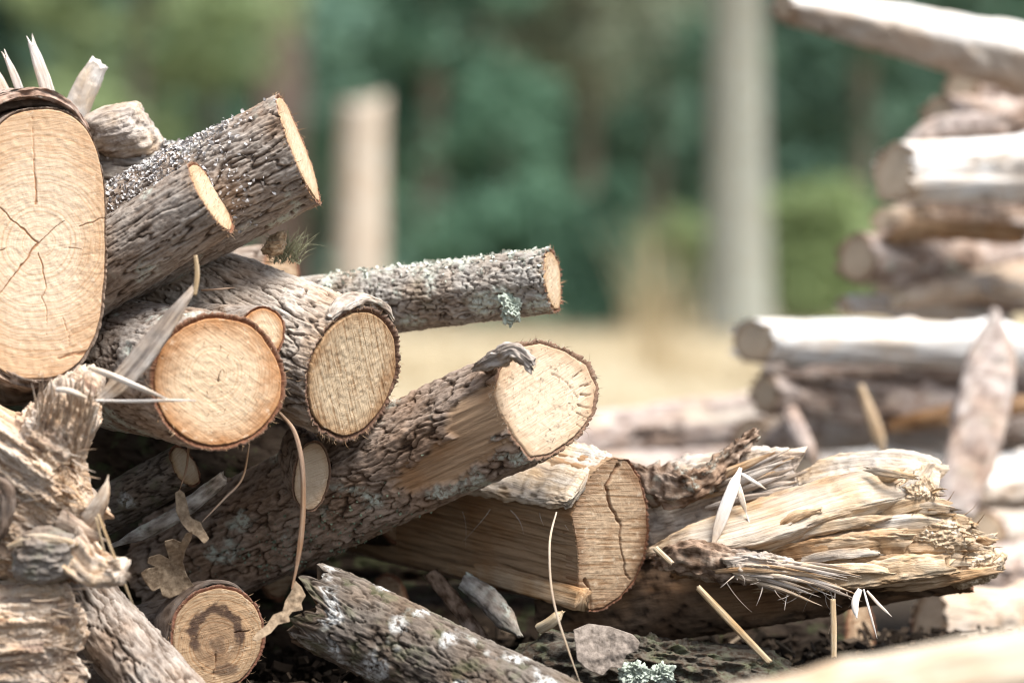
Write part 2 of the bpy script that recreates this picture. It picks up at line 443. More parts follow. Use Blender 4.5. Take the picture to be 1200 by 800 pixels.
def flakes(name, info, sel, count, mat, size=(.002, .005), seed=0, label=None):
    """leafy lichen: little curled lobes standing on the bark where sel(T, S) is high"""
    r = np.random.RandomState(seed)
    w = np.clip(sel(info['T'], info['S']), 0, None).ravel().astype(float); w /= w.sum()
    idx = r.choice(len(w), count, p=w)
    p = info['V'].reshape(-1, 3)[idx]; nrm = info['d'].reshape(-1, 3)[idx]
    Vs, Fs = [], []
    base = 0
    rv_ = lambda: r.normal(size=(count, 3))
    t1 = np.cross(nrm, rv_()); t1 /= np.linalg.norm(t1, axis=1)[:, None]
    up = nrm + .7 * rv_(); up /= np.linalg.norm(up, axis=1)[:, None]
    sz = r.uniform(*size, size=(count, 1))
    wd = sz * r.uniform(.25, .6, size=(count, 1))
    curl = t1 * 0 + np.cross(up, t1)
    q = np.stack([p - t1 * wd - nrm * .001, p + t1 * wd - nrm * .001,
                  p + t1 * wd * 1.3 + up * sz * .55 + curl * sz * .2, p - t1 * wd * 1.2 + up * sz * .6 + curl * sz * .1,
                  p + t1 * wd * .7 + up * sz + curl * sz * .6, p - t1 * wd * .8 + up * sz * .95 + curl * sz * .7], 1)
    b = np.arange(count)[:, None] * 6
    F = np.concatenate([b + [0, 1, 2, 3], b + [3, 2, 4, 5]])
    o = build(name, q, F, mat, info['root'], smooth=False)
    o['kind'] = 'stuff'
    if label: o['label'] = label
    return o

def needles(name, segs, mat, parent, seed=0, bendy=.15, sides=5, kind='stuff', label=None, nseg=5):
    """many hair-thin tapered fibres, segs = [(p0, p1, r)] in world space"""
    r = np.random.RandomState(seed)
    Vs, Fs, st = [], [], []
    base = 0
    for p0, p1, rad in segs:
        p0, p1 = np.asarray(p0, float), np.asarray(p1, float)
        d = p1 - p0; L = np.linalg.norm(d); d = d / L
        s1 = unit(np.cross(d, r.normal(size=3))); s2 = np.cross(d, s1)
        k1, k2 = r.normal() * bendy * L, r.normal() * bendy * L
        t = np.linspace(0, 1, nseg)
        ctr = p0 + t[:, None] * d * L + (t * t)[:, None] * (s1 * k1) + (t * (1 - t))[:, None] * (s2 * k2)
        rr = rad * np.clip(1.05 - .85 * t ** 1.5, .1, 1)
        an = np.linspace(0, 2 * np.pi, sides, endpoint=False)
        fl = r.uniform(.35, 1)
        ring = ctr[:, None, :] + rr[:, None, None] * (np.cos(an)[None, :, None] * s1 + fl * np.sin(an)[None, :, None] * s2)
        Vs.append(ring.reshape(-1, 3)); Fs.append(gridF(nseg, sides, True, base))
        st.append(np.stack([np.tile(np.cos(an) * rad, nseg) + base * .013, np.tile(np.sin(an) * rad, nseg), np.repeat(t * L, sides)], -1))
        base += nseg * sides
    o = build(name, np.vstack(Vs), np.vstack(Fs), mat, parent, st=np.vstack(st))
    if kind: o['kind'] = kind
    if label: o['label'] = label
    return o

def ribbon(name, pts, w, t, mat, parent=None, side=None, seed=0, tip=(1., .3), jag=0., rough=.12, n=40, m=16, sq=2.6, curl=0., streakf=5., smooth=True, barkcol=False, twist=0., lum=0., inset=False):
    """splinter / strip / twig / slab: a swept irregular section; pts in (px, py, depth), w and t in photo px"""
    pts3 = np.array([P(*p) for p in pts])
    Ys = pts3[:, 1].mean(); k = Ys / F_PX
    C = resample(pts3, n)
    W = resample(np.asarray(w, float)[:, None] if np.ndim(w) else np.array([[w], [w]], float), n)[:, 0] * k / 2
    Th = resample(np.asarray(t, float)[:, None] if np.ndim(t) else np.array([[t], [t]], float), n)[:, 0] * k / 2
    W, Th = np.maximum(W, 1e-4), np.maximum(Th, 1e-4)
    Tn = np.gradient(C, axis=0); Tn /= np.linalg.norm(Tn, axis=1)[:, None]
    if side is None: Wd = np.cross(Tn, np.broadcast_to(arr(0, 1, 0), Tn.shape))
    else: Wd = np.broadcast_to(unit(side), Tn.shape) - (Tn @ unit(side))[:, None] * Tn
    Wd = Wd / np.linalg.norm(Wd, axis=1)[:, None]
    Nd = np.cross(Tn, Wd)
    if inset: C = C + Wd * W[:, None]
    if twist:
        an_ = np.linspace(0, twist, n)[:, None]
        Wd, Nd = Wd * np.cos(an_) + Nd * np.sin(an_), Nd * np.cos(an_) - Wd * np.sin(an_)
    L = np.concatenate([[0], np.cumsum(np.linalg.norm(np.diff(C, axis=0), axis=1))])
    an = np.linspace(0, 2 * np.pi, m, endpoint=False)
    ca, sa = np.cos(an), np.sin(an)
    e = 2 / sq
    cx, cy = np.sign(ca) * np.abs(ca) ** e, np.sign(sa) * np.abs(sa) ** e
    tt = L / L[-1]
    prof = np.ones(n)
    prof *= tip[0] + (1 - tip[0]) * sstep(0, .22, tt)
    prof *= tip[1] + (1 - tip[1]) * (1 - sstep(.72, 1., tt))
    A, Lg = np.meshgrid(an, L)
    nz = 1 + rough * (fbm(np.cos(A) * streakf * .5 + seed * 3.3, np.sin(A) * streakf * .5, Lg * 14 + seed, 3) + .5 * perlin(np.cos(A) * streakf + seed, np.sin(A) * streakf, Lg * 6))
    ox = cx[None] * W[:, None] * prof[:, None] * nz
    oy = cy[None] * Th[:, None] * prof[:, None] * nz - curl * ((cx[None] * prof[:, None]) ** 2) * W[:, None]
    if lum:
        lm_ = lum * fbm(A * 2.2 + seed, Lg * 60, Lg * 0 + seed, 3)
        ox = ox + lm_ * cx[None]; oy = oy + lm_ * cy[None]
    V = C[:, None] + ox[..., None] * Wd[:, None] + oy[..., None] * Nd[:, None]
    if jag:
        for r_, sgn in ((slice(n - 5, n), 1), (slice(0, 5), -1)):
            ramp = np.linspace(0, 1, 5) if sgn > 0 else np.linspace(1, 0, 5)
            dz = jag * k * (perlin(cx * 2.5 + seed, cy * 2.5 + 3, 0 * cx + seed * 1.3) + .8 * perlin(cx * 7 + seed, cy * 7, 0 * cx + seed))
            V[r_] += (ramp[:, None] * dz[None, :])[..., None] * (Tn[-1 if sgn > 0 else 0] * sgn)
    st = np.stack([ox + seed * .137, oy + seed * .071, Lg], -1).reshape(-1, 3)
    Vf = V.reshape(-1, 3)
    e0, e1 = Vf[:m].mean(0), Vf[-m:].mean(0)
    kx = len(Vf); j = np.arange(m)
    caps = np.concatenate([np.stack([np.full(m, kx), (j + 1) % m, j], -1), np.stack([np.full(m, kx + 1), (n - 1) * m + j, (n - 1) * m + (j + 1) % m], -1)])
    Vf = np.vstack([Vf, e0, e1]); st = np.vstack([st, st[0], st[-1]])
    col = None
    if barkcol:
        h = np.clip(.55 + .5 * fbm(st[:, 0] * 160, st[:, 1] * 160, st[:, 2] * 70, 3), 0, 1)
        li = sstep(.1, .6, fbm(st[:, 0] * 60, st[:, 1] * 60, st[:, 2] * 40 + seed, 2)) * (barkcol if barkcol is not True else 0)
        col = np.stack([h, li, 0 * h, 0 * h], -1)
    return build(name, Vf, [gridF(n, m), caps], mat, parent, st=st, col=col, smooth=smooth)

def lump(name, outline, Y, depth, mat, parent=None, seed=0, amp=.01, freq=45, fib=(1, 0, 0), k=4., n=90, m=150, col=False, squash=1., fineamp=.12, layers=0.):
    """solid irregular chunk: a traced outline at depth Y, rounded fore and aft, torn along the fibre direction"""
    o = np.asarray(outline, float); c = o.mean(0)
    Cw = P(c[0], c[1], Y)
    q = (o - c) * Y / F_PX * arr(1, -1)
    an = np.arctan2(q[:, 1], q[:, 0]); rd = np.hypot(q[:, 0], q[:, 1])
    qs = np.concatenate([q, q[:1]])
    dense = np.concatenate([qs[i] + (qs[i + 1] - qs[i]) * np.linspace(0, 1, 30, endpoint=False)[:, None] for i in range(len(q))])
    an = np.arctan2(dense[:, 1], dense[:, 0]); rd = np.hypot(dense[:, 0], dense[:, 1]); so = np.argsort(an)
    th = np.linspace(-np.pi, np.pi, m, endpoint=False)
    R = np.interp(th, an[so], rd[so], period=2 * np.pi)
    ph = np.linspace(.02, np.pi - .02, n)
    sn, cs = np.sin(ph) ** squash, np.cos(ph)
    X = sn[:, None] * R * np.cos(th); Z = sn[:, None] * R * np.sin(th); Yd = np.broadcast_to((-cs * depth)[:, None], X.shape)
    Q = np.stack([X, Yd, Z], -1)
    D = np.stack([X / (R.mean() ** 2), Yd / depth ** 2, Z / (R.mean() ** 2)], -1); D /= np.linalg.norm(D, axis=-1)[..., None] + 1e-9
    f = unit(fib); pr = Q @ f
    G = (Q - pr[..., None] * f * (1 - 1 / k)) * freq
    gx, gy, gz = G[..., 0] + seed * 5.1, G[..., 1], G[..., 2]
    w = perlin(gx * .5, gy * .5, gz * .5) * .8
    rg = 1 - np.abs(perlin(gx + w, gy + w, gz)) * 2
    h = .55 * rg + .5 * fbm(gx * .6, gy * .6, gz * .6, 3) + .35 * (1 - 2 * np.abs(perlin(gx * 2.3, gy * 2.3 + w, gz * 2.3)))
    fine = fbm(Q[..., 0] * 260, Q[..., 1] * 260, Q[..., 2] * 260, 2)
    fs = fbm(gx * 3.2, gy * 3.2, gz * 3.2, 3)
    if layers: h = h * (1 - layers) + layers * (terrace(fbm(gx * .5 + 7, gy * .5, gz * .5, 2), 4.) * 2.2 - .6)
    Q = Q + D * (amp * (h - .4) + amp * fineamp * fine + amp * .22 * fs)[..., None]
    V = (Cw + Q).reshape(-1, 3)
    s1 = unit(np.cross(f, (.3, .9, .2))); s2 = np.cross(f, s1)
    st = np.stack([Q @ s1, Q @ s2, Q @ f], -1).reshape(-1, 3) + seed * .21
    cl = None
    if col:
        hh = np.clip(.5 + .5 * h, 0, 1).ravel(); cl = np.stack([hh, 0 * hh + (col if col is not True else 0), 0 * hh, 0 * hh], -1)
    kx = len(V); j = np.arange(m)
    caps = np.concatenate([np.stack([np.full(m, kx), (j + 1) % m, j], -1), np.stack([np.full(m, kx + 1), (n - 1) * m + j, (n - 1) * m + (j + 1) % m], -1)])
    st = np.vstack([st, st[:m].mean(0), st[-m:].mean(0)])
    if cl is not None: cl = np.vstack([cl, cl[0], cl[-1]])
    return build(name, np.vstack([V, V[:m].mean(0), V[-m:].mean(0)]), [gridF(n, m), caps], mat, parent, st=st, col=cl)

def rim_fuzz(info, count, mat, seed, ln=.006, on_face=0):
    """torn bark fibres round the saw cut, and loose fibres lying on the sawn face"""
    r = np.random.RandomState(seed); segs = []
    u, v, a, C = info['u'], info['v'], info['a'], info['C']
    for i in range(count):
        k = r.randint(len(info['th'])); t = info['th'][k]; R = info['R'][k] * r.uniform(.95, 1.0)
        d = math.cos(t) * u + math.sin(t) * v
        p = C + d * R + a * r.uniform(-.001, .006)
        segs.append((p, p + (d * r.uniform(-.2, .9) - a * r.uniform(0, .9) + .5 * r.normal(size=3)) * ln * r.uniform(.4, 1.2), r.uniform(.00025, .0006)))
    for i in range(on_face):
        k = r.randint(len(info['th'])); t = info['th'][k]; R = info['R'][k] * .93 * r.rand() ** .5
        p = C + (math.cos(t) * u + math.sin(t) * v) * R - a * .0005
        g = r.uniform(0, 6.28)
        segs.append((p, p + (math.cos(g) * u + math.sin(g) * v - .5 * a) * ln * r.uniform(.3, .9), r.uniform(.0002, .0005)))
    needles('torn_fibres', segs, mat, info['root'], seed, .5)
def rays(*items):
    return [([(r0 * math.cos(math.radians(d)), r0 * math.sin(math.radians(d))), (r1 * math.cos(math.radians(d)), r1 * math.sin(math.radians(d)))], w) for d, r0, r1, w in items]
def off(cr, dx, dy): return [([(x + dx, y + dy) for x, y in p], w) for p, w in cr]

# ------------------------------------------------------------------ ground, hill, woods, trees
rnd = random.Random(3)
def ground():
    xs = np.concatenate([np.linspace(-60, -3, 40), np.linspace(-2.9, 2.9, 117), np.linspace(3, 60, 40)])
    ys = np.concatenate([np.linspace(-8, 1.5, 20), np.linspace(1.6, 6.5, 99), np.linspace(6.8, 90, 110)])
    X, Y = np.meshgrid(xs, ys)
    Z = .05 * fbm(X * .35, Y * .35, 0 * X, 3) * sstep(6, 14, Y) + .012 * fbm(X * 5, Y * 5, 0 * X + 3, 3)
    Z += .09 * np.exp(-((X + .1) / .75) ** 4 - ((Y - 3.65) / .5) ** 4)
    Z -= .05 * sstep(9, 20, Y)
    M = Mat('meadow_ground', .95, .1)
    tc = M.n('TexCoord').outputs['Object']
    n1, n2, n3 = M.noise(tc, 1.1, 5, .6), M.noise(tc, 14, 6, .65), M.noise(tc, 90, 4, .7)
    c = M.ramp(n1, [(.3, (.41, .345, .235)), (.55, (.48, .415, .295)), (.75, (.40, .36, .245))])
    c = M.mix(M.step(n2, .45, .7), c, M.mix(1, c, (.72, .66, .55), 'MULTIPLY'))
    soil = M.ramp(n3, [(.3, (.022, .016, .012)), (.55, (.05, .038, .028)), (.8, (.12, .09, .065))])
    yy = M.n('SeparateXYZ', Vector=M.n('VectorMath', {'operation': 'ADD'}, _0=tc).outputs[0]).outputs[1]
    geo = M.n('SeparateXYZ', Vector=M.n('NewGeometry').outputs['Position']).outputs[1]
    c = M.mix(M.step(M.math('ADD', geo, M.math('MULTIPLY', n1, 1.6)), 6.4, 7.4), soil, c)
    M.color(c); M.bump(n3, .8, .02)
    V = np.stack([X, Y, Z], -1)
    tag(build('ground', V, gridF(len(ys), len(xs), False), M.m, origin=(0, 0, 0)), kind='structure')
ground()
def hill():
    xs, ys = np.linspace(-80, 80, 81), np.linspace(62, 120, 30)
    X, Y = np.meshgrid(xs, ys)
    Z = -.3 + 26 * sstep(64, 112, Y) + 1.2 * fbm(X * .09, Y * .09, 0 * X, 3)
    tag(build('hillside', np.stack([X, Y, Z], -1), gridF(30, 81, False), blob_mat('hill_brush', (.04, .08, .06), (.08, .14, .10), sc=1.2), origin=(0, 0, 0)), kind='structure')
hill()

def leaf_mat(name, a, b, trans=.35):
    M = Mat(name, .6, .3)
    n1 = M.noise(M.n('TexCoord').outputs['Object'], 2.2, 3)
    oi = M.n('NewGeometry').outputs['Random Per Island']
    c = M.mix(M.math('ADD', M.math('MULTIPLY', oi, .6), M.math('MULTIPLY', n1, .4)), a, b)
    M.color(c)
    tr = M.n('BsdfTranslucent'); M.t.links.new(c, tr.inputs[0])
    mx = M.n('MixShader', _0=trans); M.t.links.new(M.b.outputs[0], mx.inputs[1]); M.t.links.new(tr.outputs[0], mx.inputs[2])
    M.t.links.new(mx.outputs[0], M.t.nodes['Material Output'].inputs[0])
    return M.m
L_BLUE = leaf_mat('blue_green_needles', (.075, .165, .105), (.14, .255, .17))
L_DARK = leaf_mat('dark_leaves', (.055, .115, .078), (.11, .19, .125))
L_SAGE = leaf_mat('sage_leaves', (.22, .29, .145), (.33, .41, .22))
L_LIME = leaf_mat('lime_leaves', (.21, .285, .12), (.32, .40, .20))
L_OLIVE = leaf_mat('olive_leaves', (.18, .22, .155), (.28, .31, .225))
def leaf_cloud(centres, radii, count, size, r):
    """leaf faces spread through clumps; returns V, F"""
    k = r.choice(len(centres), count, p=np.prod(radii, 1) ** .7 / (np.prod(radii, 1) ** .7).sum())
    d = r.normal(size=(count, 3)); d /= np.linalg.norm(d, axis=1)[:, None]
    p = centres[k] + d * radii[k] * (r.uniform(.15, 1, (count, 1)) ** .5)
    n = r.normal(size=(count, 3)) + (0, -.2, .6); n /= np.linalg.norm(n, axis=1)[:, None]
    t = np.cross(n, r.normal(size=(count, 3))); t /= np.linalg.norm(t, axis=1)[:, None]
    b = np.cross(n, t); s = size * r.uniform(.6, 1.4, (count, 1))
    q = np.stack([p - t * s, p + b * s * .45, p + t * s, p - b * s * .45], 1)
    return q, np.arange(count * 4).reshape(-1, 4)
def trunk_mesh(name, base, h, r0, r1, mat, parent, lean=(0, 0), seed=0, n=40, m=28, jag=0., flare=.12):
    z = np.linspace(0, 1, n); an = np.linspace(0, 2 * np.pi, m, endpoint=False)
    A, Zz = np.meshgrid(an, z)
    R = (r0 + (r1 - r0) * Zz) * (1 + flare * np.exp(-Zz * h / .35)) * (1 + .07 * fbm(np.cos(A) * 3 + seed, np.sin(A) * 3, Zz * h * 1.2, 3))
    hz = Zz * h
    if jag: hz = hz + (Zz > .97) * jag * perlin(np.cos(A) * 2.5, np.sin(A) * 2.5, seed + 0 * A)
    X = R * np.cos(A) + lean[0] * Zz ** 1.5; Y = R * np.sin(A) + lean[1] * Zz ** 1.5
    V = np.stack([X, Y, hz], -1) + np.asarray(base)
    st = np.stack([R * np.cos(A), R * np.sin(A), hz], -1).reshape(-1, 3)
    h_ = np.clip(.5 + .6 * fbm(st[:, 0] * 14, st[:, 1] * 14, st[:, 2] * 3, 3), 0, 1)
    col = np.stack([h_, 0 * h_, 0 * h_, 0 * h_], -1)
    Vf = np.vstack([V.reshape(-1, 3), V[-1].mean(0) + (0, 0, -.05)])
    k = n * m; j = np.arange(m)
    cap = np.stack([np.full(m, k), (n - 1) * m + j, (n - 1) * m + (j + 1) % m], -1)
    return build(name, Vf, [gridF(n, m), cap], mat, parent, st=np.vstack([st, st[-1]]), col=np.vstack([col, col[-1]]))
TRUNK_PALE = bark_mat('pale_trunk_bark', (.21, .23, .21), (.27, .295, .27), (.32, .345, .315), sc=.06, bs=.5)
TRUNK_PINK = bark_mat('pinkish_trunk_bark', (.13, .095, .085), (.21, .165, .15), (.28, .23, .21), sc=.06, bs=.5)
TRUNK_DARK = bark_mat('dark_trunk_bark', (.08, .08, .065), (.12, .12, .095), (.17, .165, .135), sc=.06, bs=.5)
SNAG = bark_mat('bare_snag_wood', (.34, .30, .26), (.40, .36, .31), (.46, .42, .37), sc=.06, bs=.5)
def gz(Y): return -.05 if Y > 18 else 0.
def tree(name, px, Y, h, tr, crown, mat, label, cat, seed, leaves=5000, lsize=.10, low=.0, tmat=None, group='trees at the edge of the meadow', lean=0., conifer=False):
    r = np.random.RandomState(seed)
    x = (px - CX) / F_PX * Y
    root = empty(name, (x, Y, gz(Y)), label, cat, group)
    base = np.array((x, Y, gz(Y)))
    trunk_mesh('trunk', base, h * .92, tr, tr * .25, tmat or TRUNK_DARK, root, (lean, 0), seed)
    # limbs
    segs, cs, rs = [], [], []
    for i in range(26):
        z = h * r.uniform(low * .8 + .05, .95); a = r.uniform(0, 6.28)
        spread = crown * ((1.02 - z / h) ** .8 if conifer else math.sin(math.pi * min(.95, max(.16, (z / h - low * .7) / (1.02 - low * .7)))) ** .6)
        ln = spread * r.uniform(.55, 1)
        p0 = base + (lean * (z / h) ** 1.5, 0, z * .9); p1 = p0 + (math.cos(a) * ln, math.sin(a) * ln, (-.15 if conifer else .35) * ln)
        segs.append((p0, p1, tr * .22))
        for f in (.45, .75, 1.0):
            cs.append(p0 + (p1 - p0) * f + r.normal(size=3) * .12 * ln); rs.append(np.array((.42, .42, .26)) * ln * r.uniform(.6, 1.15) + .12)
    needles('limb', segs, tmat or TRUNK_DARK, root, seed, .12, 6)
    q, F = leaf_cloud(np.array(cs), np.array(rs), leaves, lsize, r)
    build('crown', q, F, mat, root, smooth=False)
    return root

def woods():
    r = np.random.RandomState(5)
    cs, rs = [], []
    for i in range(330):
        x, Y = r.uniform(-22, 22), r.uniform(46, 60)
        z = r.uniform(0, 11)
        cs.append((x, Y, z)); rs.append((r.uniform(1, 2), r.uniform(1, 2), r.uniform(.8, 1.7)))
    q, F = leaf_cloud(np.array(cs), np.array(rs), 42000, .26, r)
    o = build('woodland', q, F, L_DARK, smooth=False)
    tag(o, 'dark far wood closing the view behind all the trees', 'wood', kind='stuff')
woods()
T = tree
T('tree', 800, 24, 9, .27, 2.6, L_OLIVE, 'tall tree with straight pale grey trunk rising beside the blurred pile', 'tree', 11, 3500, .09, .42, TRUNK_PALE).location.x += (865 - 800) / F_PX * 24
T('tree', 330, 33, 12, .37, 3.2, L_OLIVE, 'tree with broad dull pinkish trunk behind the broken snag', 'tree', 12, 4000, .11, .42, TRUNK_PINK)
T('tree', 160, 29, 6, .12, 1.35, L_SAGE, 'sunlit sage green bushy tree above the largest sawn log', 'tree', 13, 7000, .085, .05)
T('conifer', 10, 31, 9, .14, 1.5, L_DARK, 'dark conifer at the left edge beyond the white splinters', 'tree', 14, 6000, .09, .02, conifer=True)
T('conifer', 505, 32, 10, .15, 1.6, L_BLUE, 'blue green conifer right of the broken snag', 'tree', 15, 8000, .09, .02, conifer=True)
T('tree', 690, 36, 7, .15, 1.6, L_OLIVE, 'hazy olive tree high behind the dark gap in mid view', 'tree', 16, 4500, .10, .33)
T('conifer', 590, 30, 3.1, .09, 1.25, L_BLUE, 'low wide blue green conifer above the lichen covered branch', 'tree', 17, 6000, .08, .0, conifer=True)
T('conifer', 715, 27, 1.6, .07, .8, L_BLUE, 'small blue green conifer just right of the lichen covered branch end', 'tree', 21, 4000, .07, .0, conifer=True)
T('conifer', 1010, 36, 11, .16, 1.7, L_DARK, 'tall dark conifer between pale trunk and blurred pile', 'tree', 18, 6500, .10, .02, conifer=True)
T('conifer', 250, 37, 10, .15, 1.7, L_BLUE, 'blue green conifer standing behind the sage green bushy tree', 'tree', 19, 6000, .10, .02, conifer=True)
T('conifer', 770, 40, 10, .15, 1.7, L_DARK, 'tall dark green conifer left of the pale grey trunk', 'tree', 22, 6000, .10, .02, conifer=True)
T('conifer', 1150, 30, 10, .15, 1.7, L_DARK, 'dark conifer mostly hidden behind the blurred log pile', 'tree', 23, 5000, .10, .02, conifer=True)
T('shrub', 945, 26, 1.35, .03, .62, L_LIME, 'bright lime green shrub between the pale trunk and blurred pile', 'shrub', 20, 4500, .055, .0, group='shrubs on the meadow')
T('shrub', 800, 27, 1.05, .03, .4, L_LIME, 'small lime green shrub at the left foot of the pale trunk', 'shrub', 24, 1500, .05, .0, group='shrubs on the meadow')
def snag():
    Y = 22; x = (421 - CX) / F_PX * Y
    o = trunk_mesh('tree_snag', (x, Y, gz(Y)), .72 + (288 - 116) / F_PX * Y, .20, .17, SNAG, None, (0.03, 0), 5, jag=.10)
    tag(o, 'pinkish beige broken tree snag standing alone left of centre', 'tree snag')
snag()
def grass_blades(cx, cy, sx, sy, count, h0, h1, wd, r, zf=lambda y: 0.):
    x, y = r.normal(cx, sx, count), r.normal(cy, sy, count)
    h = r.uniform(h0, h1, count); a = r.uniform(0, 6.28, count); ln = h * r.uniform(.05, .45, count)
    p = np.stack([x, y, np.array([zf(v) for v in y]) - .03], -1)
    t = np.stack([np.cos(a + 1.6), np.sin(a + 1.6), 0 * a], -1) * wd
    d = np.stack([np.cos(a) * ln, np.sin(a) * ln, h], -1)
    q = np.stack([p - t, p + t, p + t * .7 + d * (.3, .3, .55), p - t * .7 + d * (.3, .3, .55), p + d], 1)
    b = np.arange(count)[:, None] * 5
    return q, [(b + [0, 1, 2, 3]), (b + [3, 2, 4])]
r_ = np.random.RandomState(31)
DRY = leaf_mat('dry_grass', (.40, .31, .18), (.56, .46, .30), .3)
q, F = grass_blades((775 - CX) / F_PX * 17, 17,   .10, .25, 110, .3, 1.1, .004, r_)
tag(build('dry_grass_clump', q, F, DRY, smooth=False), 'tall tan dry grass clump left of the pale grey trunk', 'grass clump')
def meadow():
    r = np.random.RandomState(8)
    qs, F1, F2, b = [], [], [], 0
    for i in range(1500):
        Y = r.uniform(8.5, 34) ; x = r.uniform(-.22, .22) * Y
        q, F = grass_blades(x, Y, .10, .10, 9, .05, .16, .004, r, gz)
        qs.append(q.reshape(-1, 3)); F1.append(F[0] + b); F2.append(F[1] + b); b += len(q) * 5
    o = build('dry_grass', np.vstack(qs), [np.vstack(F1), np.vstack(F2)], DRY, smooth=False)
    tag(o, 'short dry tan grass covering the meadow', 'grass', kind='stuff')
meadow()

# ------------------------------------------------------------------ the near pile, in focus
NEAR = 'logs stacked in the near pile'
DEGS = math.radians

# big sawn log on the left, seen end on
cracksA = rays((93, .045, .145, .0015), (137, .0, .085, .0017), (42, .0, .04, .0012), (233, .0, .095, .0018), (22, .05, .10, .0012), (-8, .035, .05, .0009), (190, .038, .075, .0009), (150, .085, .12, .0013)) + [
    ([(.0, -.012), (.006, -.03), (.009, -.05), (.004, -.062), (.010, -.075), (.009, -.11)], .0011), ([(.028, -.085), (.035, -.105), (.036, -.118)], .0008),
    ([(.064, -.124), (.04, -.126), (.022, -.131)], .0032)]
A = log('sawn_log', 'largest sawn log at the left edge with star cracks in its pale face', 'log', (45, 285, 3.25), (.10, -.985, .08), (-.45, .88, -.03), .077, .156, .34,
        tb=.0016, seed=1, bark=BROWN, wood=WOOD_A, sup=2.7, wob=.025, cracks=cracksA, group=NEAR, rim=.0, jag=.002, amp=.0015, crack_depth=.0012)
ribbon('bark', [A['on'](x, y, .001) for x, y in ((-48, 385), (-22, 418), (8, 440), (38, 450), (72, 446))], [200] * 5, [20, 22, 18, 12, 5], BROWN, A['root'], side=(-.45, .88, -.03), seed=43, tip=(1, .6), rough=.12, n=60, m=44, sq=5, barkcol=True, lum=.002, inset=True)
ribbon('bark_flap', [A['on'](x, y, -.004) for x, y in ((-45, 150), (-18, 125), (18, 111), (52, 109), (84, 122), (107, 146))], [200, 210, 220, 220, 200, 190], [17, 15, 13, 13, 10, 5],
       FLAPB, A['root'], side=(-.45, .88, -.03), seed=3, tip=(1, .8), rough=.10, n=90, m=60, sq=6, barkcol=.5, lum=.0022, inset=True)

ribbon('inner_bark', [A['on'](x, y, -.03) for x, y in ((-45, 150), (-18, 130), (18, 117), (52, 116), (84, 127), (107, 150))], [200, 210, 220, 220, 200, 190], [14, 20, 24, 24, 16, 8],
       RUST, A['root'], side=(-.45, .88, -.03), seed=23, tip=(1, .8), rough=.10, n=60, m=40, sq=6, barkcol=True, lum=.002, inset=True)

# round log with the orange rimmed face
B = log('sawn_log', 'round log with warm orange rimmed face beside the largest sawn log', 'log', (256, 447, 3.225), (.34, -.94, .05), (-.60, .79, .06), .080, .0785, .42,
        tb=.006, seed=2, bark=GREY, wood=WOOD_B, wob=.03, group=NEAR, amp=.0045, furrow=85, lichen=.18, cracks=rays((80, .0, .012, .001)), pith=(-.005, .008))
log('branch_stub', '', '', (306, 391, 3.262), (.34, -.94, .05), (-.60, .79, .0), .029, .033, .14, tb=.003, seed=31, bark=GREY, wood=WOOD_B, wob=.05, parent=B['root'], amp=.002, rot=-.4)

# leaning log with the oval saw-marked face
cC = log('sawn_log', 'log with tilted oval face and thick pale ridged bark, touching the orange rimmed log', 'log', (414, 438, 3.33), (.76, -.63, -.19), (-.77, .575, .275), .082, .0815, .52,
         tb=.008, seed=3, bark=PALE, wood=WOOD_C, wob=.03, group=NEAR, amp=.0075, furrow=85, stretch=4.6, recess=.002, jag=.003, step=.0014)
ribbon('bark_flap', [cC['on'](x, y, .002) for x, y in ((390, 374), (406, 362), (430, 353), (452, 359), (463, 376))], [12, 22, 26, 20, 12], [4, 8, 9, 8, 4], PALE, cC['root'], side=(-.77, .575, .275), seed=5,
       rough=.12, n=60, m=40, sq=5, tip=(.8, .8), barkcol=.4, lum=.002, inset=True)

# log lying to the right, bark partly gone, with a stubby twig
def peelD(T, S, x, y):
    a = (T + 2 * np.pi) % (2 * np.pi)
    f = perlin(x * 26, y * 26, S * 14) * .5 + fbm(x * 80, y * 80, S * 45) * .3
    front = np.exp(-((a - 3.75) / .42) ** 2)
    m = sstep(.42, .60, front * np.exp(-((S - .09) / .10) ** 2) + f * .75 - .06)
    m2 = sstep(.5, .64, 1.25 * np.exp(-((a - 3.25) / .5) ** 2) * np.exp(-((S - .015) / .06) ** 2) + f * .3)
    return np.maximum(m, m2)
D = log('sawn_log', 'log pointing right with pale fuzzy face, peeling bark and short twig stub', 'log', (640, 467, 3.34), (.52, -.82, .22), (-.82, .41, -.40), .0735, .0715, .56,
        outline=[(600, 404), (632, 398), (665, 407), (690, 425), (702, 452), (697, 486), (676, 516), (646, 536), (622, 539), (600, 514), (585, 490), (577, 462), (584, 430)],
        tb=.005, seed=4, bark=BROWN, wood=WOOD_D, wob=.035, group=NEAR, amp=.007, furrow=78, stretch=2.4, step=.0015, peel=peelD, lichen=.12, pith=(.015, .005),
        cracks=rays((-12, .045, .068, .0014), (3, .05, .07, .0012), (-25, .045, .068, .0014), (14, .052, .07, .001), (-40, .05, .068, .001), (30, .05, .068, .001)) + [([(.012, .03), (.03, .022), (.045, .0)], .0012)])
ribbon('twig_stub', [(556, 432, 3.325), (584, 419, 3.30), (603, 412, 3.28), (623, 428, 3.268)], [12, 18, 18, 11], [12, 17, 15, 9], GRAIN_GREY, D['root'], seed=8, rough=.32, tip=(.3, .95), n=90, m=48, jag=9, lum=.0035, streakf=9.)
log('branch_stub', 'tan oval cut of a side branch', '', (365, 558, 3.375), (.18, -.97, -.05), (-.25, .95, .15), .023, .043, .10, tb=.0025, seed=32, bark=BROWN, wood=WOOD_D, parent=D['root'], amp=.002, rot=-.12)

